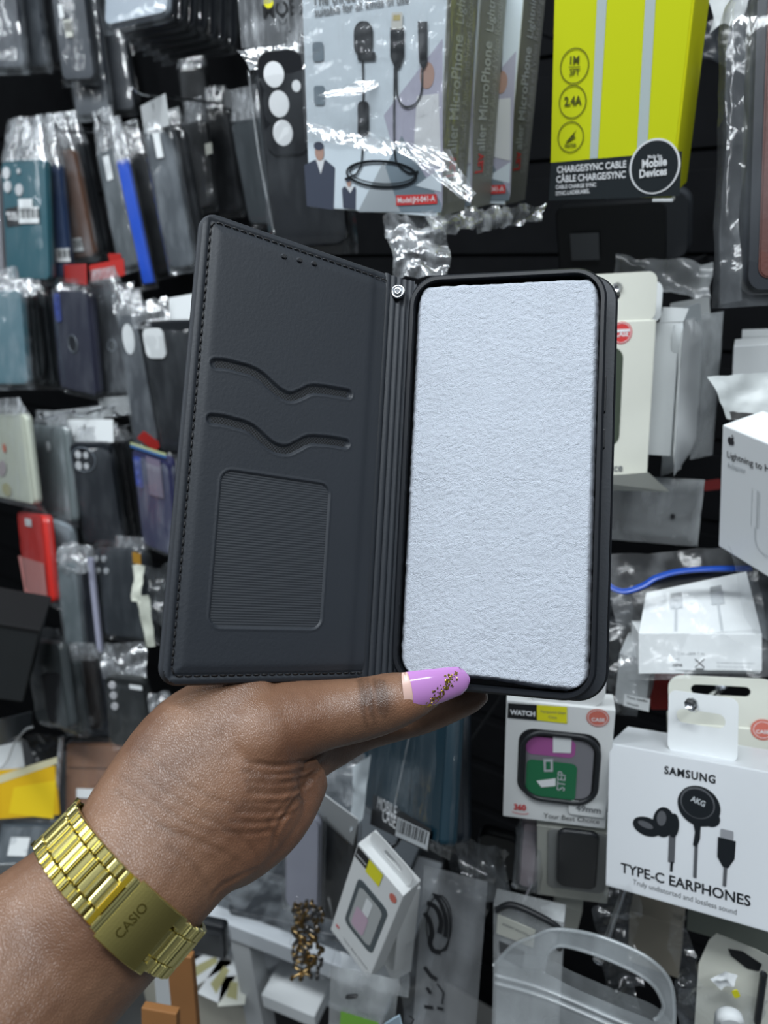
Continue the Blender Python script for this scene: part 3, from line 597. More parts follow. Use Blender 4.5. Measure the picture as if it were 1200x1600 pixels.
def crumple(quad, d, m, amp=.004, n=(14, 20), freq=55, sharp=1.0, item=None, name=None, fold=.5, dd=0):
    """loose crinkled film sheet between four picture corners (one depth, or four)"""
    _seed[0] += 1; sd = _seed[0] * 3.7; ds = d if hasattr(d, '__len__') else [d] * 4; A, B, C_, D = [at(q[0], q[1], e) for q, e in zip(quad, ds)]
    nrm = np.cross(B - A, D - A); nrm /= np.linalg.norm(nrm); ex = (B - A) / np.linalg.norm(B - A)
    def fn(u, v):
        p = (A * (1 - u) + B * u) * (1 - v) + (D * (1 - u) + C_ * u) * v
        a = noise.noise(Vector(p * freq) + Vector((sd, 0, 0))); b = noise.noise(Vector(p * freq * 2.3) + Vector((0, sd, 0))); c = noise.noise(Vector(p * freq) + Vector((0, 0, sd)))
        return p + nrm * amp * (abs(a) * 2 - .5 + fold * abs(b) * 1.6) + ex * amp * .8 * c + np.array([0, 0, .6 * amp * b])
    mb = MB(); mb.grid(fn, n[0], n[1], m, False if sharp > 1 else True)
    if item is not None:
        mb.v = [tuple(item.R.T @ (np.array(p) - item.b)) for p in mb.v]; return mb.build(name, item)
    return mb
def loose(mb, name, label, cat, group=None):
    o = mb.build(name); o['label'] = label; o['category'] = cat
    if group: o['group'] = group
    return o

# ------------------------------------------------------------------ counter at the lower left
cz = .765
p1_, p2_ = at(265, 1392, .815), None
def on_z(px, py, z):
    d = RC @ np.array([(px - CX) / F, -(py - CY) / F, -1.0]); return C0 + d * ((z - C0[2]) / d[2])
pa, pb = on_z(265, 1395, cz), on_z(548, 1502, cz)
ex = pb - pa; Lr = np.linalg.norm(ex); ex /= Lr; ey = np.array([-ex[1], ex[0], 0]); CR = np.stack([ex, ey, np.array([0, 0, 1.0])], 1)
CT = Item('display_counter', 'white edged display counter behind the wrist with a lower shelf', 'counter', CR, pa - np.array([0, 0, cz]))
cm = mat('counter_laminate', (.50, .52, .53), .35); dk = mat('counter_dark', (.03, .032, .036), .5); alu = mat('counter_trim', (.62, .66, .70), .3)
MB().box(-.09, Lr + .02, .004, .26, cz - .012, cz, mat('counter_glass', (.12, .135, .15), .12)).build('counter_top', CT)
MB().box(-.09, Lr + .02, -.012, .004, cz - .022, cz + .004, alu, .002).build('front_rail', CT)
for x in (.085,): MB().box(x, x + .026, -.008, .016, .0, cz - .022, cm, .001).build('corner_post', CT)
MB().box(-.09, Lr + .02, .02, .26, cz - .135, cz - .127, alu, .001).build('lower_shelf', CT)
MB().box(-.09, Lr + .02, .25, .26, 0, cz - .012, dk).build('back_panel', CT)
MB().box(-.09, .085, .0, .01, .0, cz - .17, mat('cream_panel', (.52, .50, .42), .5)).build('front_panel', CT)

ST = Item('side_table', 'dark table under the yellow envelope at the left', 'table', Rz(math.radians(-20)), at(-60, 1330, .95) * np.array([1, 1, 0]))
MB().box(-.25, .16, -.10, .22, .68, .70, mat('dark_table', (.05, .052, .055), .4), .002).build('table_top', ST)
for x, y in ((-.24, -.09), (.15, -.09), (-.24, .21), (.15, .21)): MB().box(x - .012, x + .012, y - .012, y + .012, 0, .68, dk, .001).build('leg', ST)
# ------------------------------------------------------------------ packed cases on the left half of the wall
G0 = 'packed phone cases hanging at the top left'
K = (22, 25, 29); D2 = (30, 33, 38); GR = (62, 68, 74)
pk('dark case in crinkled film at the photo top left corner', [(-38, -70), (16, -70), (42, 105), (-20, 108)], .955, .011, (52, 57, 66), flm=hazy, amp=.003, group=G0)
pk('dark case second from the photo top left corner, pale film edge', [(8, -70), (50, -70), (76, 103), (30, 106)], .985, .011, (58, 64, 72), flm=hazy, amp=.003, group=G0)
pk('charcoal case third from the photo top left corner', [(36, -70), (74, -72), (103, 98), (62, 102)], 1.01, .011, (36, 39, 44), group=G0, amp=.002)
pk('charcoal case with two pale stickers in the upper left corner', [(68, -90), (122, -92), (148, 122), (98, 128)], .95, .010, (58, 64, 72), lab=[(92, 8, 102, 28, white), (101, 32, 116, 58, cream, 7)], group=G0, amp=.002)
pk('grey case with a bright edge behind the two sticker case', [(84, -70), (142, -72), (174, 176), (118, 184)], .985, .011, (60, 66, 74), group=G0, flm=hazy, amp=.002)
pk('slate case hanging lowest in the upper left stack', [(110, -70), (178, -72), (212, 168), (146, 180)], 1.01, .012, (48, 53, 60), group=G0, amp=.002)
pk('charcoal case at the back of the upper left stack', [(128, -60), (196, -62), (222, 158), (160, 168)], 1.04, .012, (32, 35, 40), group=G0, amp=.002)
pk('silver grey flat case fronting the stack seen from below', [(168, -150), (270, -165), (262, 12), (162, 50)], .72, .008, (150, 160, 170), s=(4, 5, 6), yaw=-30, group='flat packs seen from below', rough=.25)
labs = ['second', 'third', 'fourth', 'fifth', 'sixth', 'seventh']
for i in range(6):
    ox, oy = 20 + i * 14, 12 + i * 8
    pk('dark flat pack, %s in the stack seen from below' % labs[i], [(168 + ox, -150 + oy), (276 + ox, -165 + oy), (262 + ox + i * 3, 14 + oy), (162 + ox, 46 + oy)], .748 + i * .018, .008, (34, 37, 42), s=(4, 5, 6), yaw=-30, group='flat packs seen from below', hdr=.012)
hook(120, -20, .90, 'hook under the photo top edge holding the upper left cases')

# row two
G2 = 'packed cases in the second row from the top on the left'
def teal_x(I, k):
    mb = MB(); mb.flat(pf(I, [(10, 327), (33, 322), (33, 352), (12, 354)]), -.0022, blackink); mb.text('MORE', I.f(12, 337), I.f(28, 338), -.0025, whiteink, .02); mb.text('CASE', I.f(15, 344), I.f(30, 345), -.0025, whiteink, .02); mb.build('black_label', I)
pk('teal phone case with white barcode stickers and camera holes', [(2, 250), (71, 247), (80, 437), (9, 438)], .97, .011, (40, 88, 100), cams=[(11, 271, 7, 9), (13, 292, 7, 9), (31, 297, 7, 9), (30, 268, 3, 4)], lab=[(31, 325, 63, 349, white, 12), (31, 312, 53, 331, white)], hdr=.055, flm=crink, amp=.0010, hamp=5, group=G2, extra=teal_x)
pk('pale case at the left photo border beside the teal case', [(-70, 280), (-2, 278), (10, 450), (-62, 455)], 1.01, .011, (120, 120, 126), group=G2)
pk('navy blue case edge right behind the teal case', [(30, 256), (92, 254), (112, 432), (46, 436)], .99, .012, (48, 66, 100), lab=[(88, 389, 112, 409, white, 9)], hdr=.05, flm=crink, hamp=4, group=G2)
pk('brown leather case with a small barcode sticker', [(48, 240), (116, 232), (150, 400), (84, 408)], 1.01, .012, (112, 84, 70), lab=[(113, 373, 133, 392, white, 8)], hdr=.045, flm=hazy, hamp=4, group=G2)
pk('charcoal case behind the brown leather case', [(70, 226), (130, 222), (166, 396), (106, 402)], 1.03, .012, (34, 37, 41), hdr=.04, group=G2)
pk('grey case with a white diamond sticker left of the blue strip', [(150, 236), (184, 226), (218, 410), (186, 424)], .95, .008, (66, 74, 78), lab=[(163, 246, 179, 280, white)], hdr=.05, flm=hazy, hamp=3, group=G2)
pk('bright blue slim case hanging at a slant', [(181, 250), (199, 248), (242, 440), (222, 448)], .92, .004, (30, 84, 205), hdr=.05, flm=clear, group=G2, rough=.35, r=.002)
pk('black slim case just right of the bright blue case', [(190, 240), (226, 236), (268, 420), (238, 436)], .98, .012, (20, 22, 25), hdr=.04, group=G2)
pk('slate case with a white top sticker under a white header card', [(224, 206), (268, 202), (305, 412), (266, 424)], .86, .008, (56, 63, 70), lab=[(240, 209, 257, 246, white)], hdr=.012, group=G2, flm=hazy)
pk('black case behind the white header card', [(252, 202), (286, 200), (318, 380), (286, 392)], .89, .012, (26, 29, 33), hdr=.02, group=G2)
# white header card on that hook
def card(label, quad, d, m, name='header_card', cat='card', y=-25, hole=None, grp=None, th=.0006, s=(25, 15, 20)):
    I = from_quad(name, label, cat, quad, d, grp, yaw=y, s=s); mb = MB(); P = rr(-I.w / 2, I.w / 2, 0, I.h, .0015, 6)
    if hole: x, z = I.f(*hole[:2]); mb.slab(P, 0, th, m, .0001, hole=rr(x - hole[2], x + hole[2], z - hole[3], z + hole[3], min(hole[2:]) * .98, 6))
    else: mb.slab(P, 0, th, m, .0001)
    mb.build('card_sheet', I); return I
card('white punched header card on the hook above the slate case', [(219, 166), (258, 146), (264, 196), (226, 208)], .855, white, hole=(240, 168, .003, .0045), s=(40, 20, 30))
card('white folded header card just behind the punched one', [(258, 172), (281, 167), (280, 190), (264, 198)], .875, white, s=(40, 20, 30))
hook(214, 146, .83, 'bare hook tip above the punched white header card')
hook(158, 193, .90, 'hook tip above the slanted bright blue case'); hook(50, 196, .95, 'hook tip above the teal case', tip=False); hook(92, 205, .93, 'hook end among crinkled bags right of the teal case')
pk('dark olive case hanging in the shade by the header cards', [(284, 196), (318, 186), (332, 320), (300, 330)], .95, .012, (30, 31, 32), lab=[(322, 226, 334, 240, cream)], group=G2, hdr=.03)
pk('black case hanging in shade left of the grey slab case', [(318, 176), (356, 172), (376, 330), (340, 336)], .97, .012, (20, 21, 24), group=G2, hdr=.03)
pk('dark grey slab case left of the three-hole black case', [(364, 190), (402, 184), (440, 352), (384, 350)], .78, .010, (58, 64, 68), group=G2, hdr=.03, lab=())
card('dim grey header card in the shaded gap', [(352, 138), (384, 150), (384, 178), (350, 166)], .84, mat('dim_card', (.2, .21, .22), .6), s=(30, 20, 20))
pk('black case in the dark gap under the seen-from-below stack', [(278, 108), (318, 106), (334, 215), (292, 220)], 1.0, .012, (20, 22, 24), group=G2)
# the big black case with three round camera holes, and its printed header bag
def big_x(I, k):
    mb = MB(); zz = [I.f(388, 110, -.004), I.f(404, 235, -.004), I.f(428, 365, -.004)]
    mb.tube([(x, -.004, z) for x, z in smooth_line(zz, 12)], .0022, crink, 6, flat=.4); mb.build('sealed_bag_edge', I)
pk('black case with three round camera holes beside the microphone boxes', [(396, 84), (520, 80), (548, 380), (428, 392)], .56, .012, (30, 33, 38), cams=[(429, 117, 16, 17), (437, 163, 16, 18), (443, 208, 16, 18), (464, 135, 7, 8)], isl=(400, 82, 486, 240), hdr=.0, flm=clear, pad=.006, extra=big_x, s=(4, 6, 6), r=.011, camcol=mat('pale_cutout_bright', (.72, .74, .76), .6))
I = from_quad('printed_header_bag', 'clear header bag printed MOB, top centre beside the microphone box', 'bag', [(368, -60), (500, -62), (506, 70), (377, 78)], .53, yaw=-25, s=(5, 6, 6))
MB().box(-I.w / 2, I.w / 2, .001, .0016, 0, I.h, mat('bag_backing', (.05, .055, .062), .3)).build('dark_backing', I)
mb = MB(); mb.text('MOBILE', I.f(412, 28), I.f(500, 19), -.0006, blackink, .02); mb.text('M', I.f(434, 50), I.f(454, 48), -.0006, greyink); mb.flat(ell(*I.f(420, 3), .004, .004), -.0007, yellowink); mb.build('print', I)
mb = MB(); x0, z0 = -I.w / 2, 0
mb.grid(lambda u, v: (-I.w / 2 + I.w * u, -.0005 + .0015 * nz(u * 6, v * 4, 1) + .0006 * math.sin(u * 260) * (v < .2), I.h * v), 60, 16, crink); mb.build('clear_bag', I)
crumple([(372, 78), (480, 66), (474, 100), (394, 112)], .54, crink, .004, (16, 10), 70, item=I, name='gathered_film')

# red printed cards under the brown case
for lb, q in (('dark red hang card below the brown leather case', [(92, 414), (133, 412), (134, 446), (94, 440)]), ('bright red hang card under the slanted blue case', [(140, 414), (192, 404), (195, 430), (141, 440)]), ('thin red card edge above the bright red hang card', [(168, 397), (188, 396), (190, 411), (172, 410)])):
    card(lb, q, .93, mat('red_card', (.48, .03, .025), .5), s=(25, 15, 20), th=.0015)
# row three
G3 = 'packed cases in the third row from the top on the left'
pk('pale teal case at the left border below the teal case', [(-28, 452), (34, 455), (46, 598), (-14, 604)], .96, .012, (74, 112, 124), flm=hazy, group=G3, hdr=.03, amp=.003, hamp=3)
pk('black case right behind the pale teal case', [(-8, 458), (52, 458), (64, 590), (4, 596)], .985, .012, (28, 34, 36), group=G3)
pk('black case second behind the pale teal case', [(10, 456), (72, 458), (88, 600), (28, 604)], 1.015, .013, (20, 26, 30), group=G3)
blue = mat('blue_camera', (.05, .08, .32), .3)
def navy_x(I, k):
    x0, x1, z0, z1 = bb(I, (85, 458, 98, 504)); MB().slab(rr(x0, x1, z0, z1, .004), -.002, 0, blue, .0006).build('camera_strip', I)
pk('navy case with a blue camera strip and finger ring', [(80, 452), (136, 456), (154, 620), (92, 606)], .90, .011, (46, 48, 64), cams=[(91, 468, 4), (92, 482, 4), (93, 496, 4)], ring=(115, 537, 13), group=G3, extra=navy_x, camcol=mat('blue_lens', (.12, .16, .5), .2), hdr=.015)
pk('black case with a small finger ring right of the navy case', [(136, 448), (180, 440), (200, 612), (158, 616)], .89, .011, (30, 32, 38), ring=(176, 540, 9), cams=[(157, 464, 3), (160, 472, 3)], group=G3, flm=hazy, camcol=mat('lens_dim', (.08, .085, .1), .3))
pk('black case with a tall white camera opening', [(184, 492), (222, 492), (250, 690), (208, 694)], .84, .010, (46, 51, 58), cams=[(202, 530, 10, 23)], group=G3, flm=hazy, camcol=white, hdr=.03, hamp=3)
def sq_x(I, k):
    x0, x1, z0, z1 = bb(I, (223, 513, 263, 560)); MB().slab(rr(x0, x1, z0, z1, .008), -.0022, 0, white, .0004).build('camera_opening', I)
pk('black case with a square white camera opening beside the cover', [(212, 502), (312, 500), (345, 712), (248, 704)], .80, .011, (30, 33, 37), group=G3, extra=sq_x, hdr=.0, s=(6, 6, 7))
card('white header card with slanted fold left of the leather cover', [(262, 466), (306, 458), (306, 530), (268, 536)], .785, white, s=(12, 10, 12))
loose(crumple([(206, 474), (262, 462), (262, 508), (210, 512)], .785, crink, .006, (12, 9), 60), 'bunched_film', 'shiny bunched film above the square white camera opening', 'plastic film')
loose(crumple([(172, 446), (206, 440), (212, 490), (180, 492)], .83, crink, .007, (10, 9), 60), 'bunched_film', 'shiny bunched film above the tall white camera opening', 'plastic film')
loose(crumple([(-4, 440), (60, 436), (58, 462), (-2, 464)], .95, crink, .006, (14, 7), 60), 'bunched_film', 'shiny bunched film between the two teal cases', 'plastic film')
loose(crumple([(88, 440), (140, 446), (136, 462), (90, 456)], .895, crink, .005, (12, 6), 60), 'bunched_film', 'film fold above the navy ringed case', 'plastic film')
# row four
G4 = 'packed cases in the fourth row from the top on the left'
def cream_x(I, k):
    mb = MB(); mb.flat(ell(*I.f(8, 700), .006, .006), -.0012, mat('orange_print', (.62, .16, .08), .5)); mb.flat(ell(*I.f(12, 765), .017, .009), -.0012, mat('olive_print', (.42, .40, .20), .5)); mb.flat(ell(*I.f(4, 732), .018, .010, rot=.3), -.0011, mat('mauve_print', (.42, .36, .37), .5)); mb.build('flower_print', I)
pk('cream floral case at the left border', [(-44, 648), (38, 646), (54, 790), (-26, 772)], .93, .010, (196, 202, 186), group=G4, extra=cream_x, flm=hazy, hdr=.02, hamp=3)
pk('grey case in a clear box right of the cream floral case', [(48, 664), (100, 668), (114, 818), (62, 798)], .92, .010, (112, 122, 124), group=G4, flm=hazy, hdr=.02, cams=[(76, 698, 6, 8)])
pk('black case with a round four-lens camera under a white header', [(104, 692), (174, 692), (191, 850), (134, 852)], .88, .012, (32, 36, 42), ring=(131, 718, 19), cams=[(123, 710, 5, 6), (124, 727, 5, 7), (135, 711, 4, 5), (136, 728, 4, 5)], group=G4, hdr=.0, s=(8, 6, 8))
card('white header card of the round camera case', [(106, 655), (176, 656), (178, 690), (104, 692)], .875, white, s=(12, 10, 12), hole=(132, 668, .002, .004))
card('pale plastic header behind the white header card', [(70, 642), (156, 636), (166, 664), (74, 676)], .90, milky, s=(15, 10, 14))
for i, (dx, lb) in enumerate(((12, 'black case behind the round camera case'), (24, 'black case second behind the round camera case'), (36, 'black case last behind the round camera case'))):
    pk(lb, [(104 + dx, 692), (170 + dx, 694), (190 + dx, 842 - i * 3), (134 + dx, 850)], .905 + i * .022, .012, (26 + 4 * (i % 2), 29, 33), group=G4)
def redblue_x(I, k):
    x0, x1, z0, z1 = bb(I, (209, 712, 226, 764)); MB().slab(rr(x0, x1, z0, z1, .004), -.0016, 0, blue, .0004).build('camera_strip', I)
    mb = MB(); a = pf(I, [(206, 694), (262, 712), (262, 708), (206, 690)]); mb.flat(a, -.002, mat('lime_stripe', (.5, .56, .3), .5)); mb.flat(pf(I, [(206, 698), (262, 716), (262, 712), (206, 694)]), -.002, mat('blue_stripe', (.05, .16, .4), .5)); mb.flat(pf(I, [(230, 712), (252, 719), (258, 778), (236, 772)]), -.002, mat('mauve_panel', (.2, .17, .24), .5)); mb.build('print', I)
pk('blue printed case pack under a red header left of the cover', [(206, 700), (262, 716), (280, 874), (222, 850)], .84, .010, (54, 56, 92), cams=[(216, 722, 3, 4), (217, 738, 3, 4), (219, 752, 3, 4)], camcol=mat('blue_lens', (.12, .16, .5), .2), group=G4, flm=hazy, hdr=.0, extra=redblue_x)
card('red header card with white print above the blue pack', [(208, 684), (230, 674), (248, 694), (248, 706)], .84, mat('red_card', (.48, .03, .025), .5), s=(25, 15, 25))
pk('royal blue case half hidden behind the leather cover', [(256, 745), (300, 750), (310, 850), (262, 838)], .86, .012, (40, 84, 150), group=G4, hdr=.03, flm=crink, hamp=4)
hook(72, 655, .87, 'hook tip above the grey boxed case'); hook(122, 650, .86, 'hook tip above the white header card'); hook(188, 670, .86, 'hook tip left of the red header card'); hook(186, 652, .88, 'hook tip under the finger ring cases')
card('pale folded plastic under the black ringed case', [(152, 622), (204, 618), (206, 650), (160, 652)], .90, milky, s=(15, 15, 15))
# row five
G5 = 'packed cases in the fifth row from the top on the left'
def tube_x(I, k):
    mb = MB(); mb.flat(pf(I, [(30, 868), (70, 880), (76, 940), (40, 925)]), -.0012, mat('pink_print', (.62, .25, .23), .5)); mb.flat(pf(I, [(40, 809), (50, 811), (51, 823), (41, 821)]), -.0012, whiteink); mb.build('print', I)
pk('red printed slim case beside the black box', [(27, 800), (66, 806), (80, 944), (38, 920)], .92, .012, (205, 44, 36), group=G5, extra=tube_x, hdr=.01)
pk('pale grey blank case right of the red case', [(68, 812), (112, 822), (118, 960), (80, 946)], .93, .012, (160, 172, 180), group=G5, hdr=.01)
pk('grey clear-edged case under bunched film', [(88, 880), (120, 884), (134, 1030), (104, 1032)], .87, .011, (96, 108, 112), group=G5, flm=hazy, hdr=.02, hamp=3)
pk('dark case with a pale lilac edge in the fifth row', [(112, 878), (146, 880), (162, 1022), (128, 1030)], .885, .009, (34, 38, 50), group=G5, lab=())
pk('pale lilac slim edge case', [(134, 872), (145, 872), (162, 1020), (150, 1024)], .875, .004, (168, 170, 190), group=G5, r=.002, flm=False)
loose(crumple([(98, 846), (138, 850), (142, 892), (92, 898)], .85, crink, .008, (12, 11), 55), 'bunched_film', 'shiny bunched film over the grey clear-edged case', 'plastic film')
pk('black case with four small camera holes', [(140, 858), (216, 858), (238, 1002), (162, 992)], .86, .011, (44, 49, 54), cams=[(151, 873, 5), (163, 873, 5), (154, 891, 5), (167, 892, 5)], group=G5, hdr=.01, camcol=mat('lens_grey', (.38, .4, .42), .5))
pk('black case behind the four-hole case', [(176, 860), (226, 866), (246, 1000), (196, 994)], .905, .011, (26, 28, 30), group=G5)
loose(crumple([(204, 884), (226, 884), (222, 944), (208, 938)], .82, mat('cream_cloth', (.6, .62, .54), .7), .006, (8, 12), 50), 'hanging_strap', 'cream twisted strap between the black cases and the cover', 'strap')
loose(crumple([(214, 930), (232, 930), (242, 1010), (228, 1010)], .82, mat('cream_plastic', (.42, .44, .38), .6), .003, (6, 12), 50), 'hanging_strap', 'flat cream strap end beneath the twisted strap', 'strap')
loose(crumple([(226, 890), (262, 880), (262, 990), (234, 960)], .84, hazy, .01, (10, 14), 45), 'bunched_film', 'hazy film bag by the lower left cover edge', 'plastic film')
card('small red and yellow tag above the cream strap', [(206, 862), (220, 866), (220, 884), (208, 880)], .83, mat('amber_card', (.42, .22, .03), .5), s=(25, 15, 20))
# black box jutting in at the left
o_ = from_quad('black_box', 'matte black box jutting in from the left photo border', 'box', [(-90, 958), (62, 986), (36, 1096), (-110, 1080)], .75, yaw=20, s=(25, 20, 20))
MB().box(-o_.w / 2, o_.w / 2, 0, .06, 0, o_.h, mat('matte_black', (.022, .025, .027), .55, var=.1), .002).build('box_body', o_)
MB().box(-o_.w / 2 - .001, o_.w / 2 + .001, -.001, .061, o_.h - .004, o_.h + .0006, mat('black_lid', (.006, .006, .007), .6), .001).build('lid', o_)
# row six
G6 = 'packed cases in the lowest row on the left'
pk('grey case in wrinkled film right of the black box', [(40, 1000), (90, 1004), (110, 1142), (54, 1126)], .83, .012, (62, 68, 70), group=G6, flm=crink, amp=.002, hdr=.015)
pk('black case in a hazy bag below the lilac edge case', [(62, 1052), (96, 1052), (108, 1130), (76, 1134)], .812, .004, (24, 25, 28), group=G6, flm=False, hdr=.0)
pk('dark green case left of the brown striped pair', [(88, 1034), (118, 1032), (134, 1148), (102, 1146)], .855, .012, (34, 46, 46), group=G6, flm=hazy)
pk('dark brown case below the lilac edge case', [(106, 1030), (150, 1030), (160, 1140), (122, 1140)], .88, .012, (42, 36, 34), group=G6, lab=[(134, 1118, 148, 1132, greyink)])
pk('navy edged case left of the three-hole lower case', [(120, 1040), (166, 1040), (176, 1150), (140, 1150)], .90, .012, (50, 56, 70), group=G6)
pk('black case with three camera holes above the wrist', [(162, 1056), (226, 1064), (234, 1174), (172, 1164)], .79, .012, (36, 39, 40), cams=[(176, 1070, 6), (178, 1086, 6), (180, 1103, 6)], lab=[(204, 1068, 224, 1077, white)], group=G6, hdr=.0, camcol=mat('lens_grey2', (.5, .5, .52), .5), s=(8, 6, 8))
loose(crumple([(160, 1006), (228, 1002), (228, 1062), (162, 1060)], .785, crink, .006, (18, 14), 55), 'bunched_film', 'crinkled shiny film above the lower three-hole case', 'plastic film')
loose(crumple([(232, 1086), (262, 1080), (262, 1140), (236, 1150)], .78, crink, .008, (12, 12), 55), 'bunched_film', 'bright film scrap tucked between wrist top and cases', 'plastic film')
# on the counter at the lower left
I = card('pale blue sheet lying left of the black packs', [(-20, 1128), (52, 1112), (48, 1140), (-20, 1172)], .93, mat('pale_sheet', (.5, .55, .58), .5), name='paper_sheet', cat='paper', y=10, s=(40, 40, 30))
I = card('white paper corner above the yellow envelope', [(-20, 1168), (30, 1160), (42, 1196), (-20, 1214)], .92, white, name='paper_sheet', cat='paper', y=10, s=(40, 40, 30))
mb = MB(); mb.tube(smooth_line([at(-10, 1210, .91), at(10, 1190, .905), at(22, 1162, .90), (at(40, 1140, .90)), at(52, 1136, .90)], 6), .0015, white, 7); loose(mb, 'white_cable', 'thin white cable curling over the pale papers', 'cable')
loose(crumple([(40, 1146), (104, 1150), (92, 1196), (50, 1192)], .92, mat('black_bag', (.025, .028, .032), .25), .008, (14, 12), 45), 'black_bag', 'glossy black bag between the papers and brown wallet', 'bag')
def envelope():
    I = from_quad('padded_envelope', 'bright yellow envelope with a cream top strip', 'envelope', [(-62, 1222), (90, 1184), (86, 1284), (-60, 1274)], .86, yaw=-12, s=(2, 3, 25)); w, h = I.w, I.h; ym = mat('yellow_paper', (.74, .45, .015), .35, var=.08)
    mb = MB(); mb.box(-w / 2, w / 2, 0, .004, 0, h, ym, .001); mb.build('paper_shell', I)
    mb = MB(); mb.flat(pf(I, [(-70, 1234), (90, 1182), (90, 1193), (-70, 1248)]), -.0004, mat('cream_strip', (.62, .58, .38), .5)); mb.build('top_strip', I)
    mb = MB(); mb.flat(pf(I, [(22, 1230), (88, 1219), (84, 1279), (14, 1271)]), -.0005, mat('bright_yellow_panel', (.82, .58, .02), .3)); mb.build('yellow_panel', I)
envelope()
def bw_x(I, k):
    mb = MB(); mb.box(-I.w / 2 + .004, I.w / 2 - .004, -.0012, 0, I.h * .66, I.h * .672, mat('brown_groove', (.12, .075, .055), .5)); mb.build('card_slot', I); MB().slab(ell(0, I.h * .52, .009, .009, 24), -.0008, 0, mat('tan_emboss', (.26, .14, .09), .5), .0003).build('embossed_badge', I)
pk('brown leather wallet pack left of the wrist with a white sticker', [(106, 1162), (190, 1162), (196, 1280), (98, 1274)], .86, .010, (142, 108, 88), lab=[(122, 1231, 152, 1247, white)], yaw=0, s=(20, 20, 15), extra=bw_x, hdr=.006, pad=.012, name='packed_wallet', cat='wallet case', rough=.5, r=.003)
mb = MB(); mb.tube(smooth_line([at(96, 1152, .85), at(92, 1200, .85), at(88, 1250, .85), at(80, 1296, .85)], 5), .005, crink, 8, flat=.5); loose(mb, 'rolled_film_edge', 'rolled clear bag edge between envelope and brown wallet', 'plastic film')
pk('grey film pack with a white sticker under the envelope', [(6, 1286), (96, 1284), (86, 1380), (-20, 1372)], .84, .010, (70, 78, 84), lab=[(20, 1308, 44, 1338, white)], yaw=0, s=(25, 25, 20), flm=hazy, name='packed_wallet', cat='wallet case', hdr=.004, r=.004)
card('white sheet edge at the left border below the grey pack', [(-30, 1352), (26, 1350), (10, 1380), (-30, 1384)], .855, white, name='paper_sheet', cat='paper', y=0, s=(10, 10, 20))
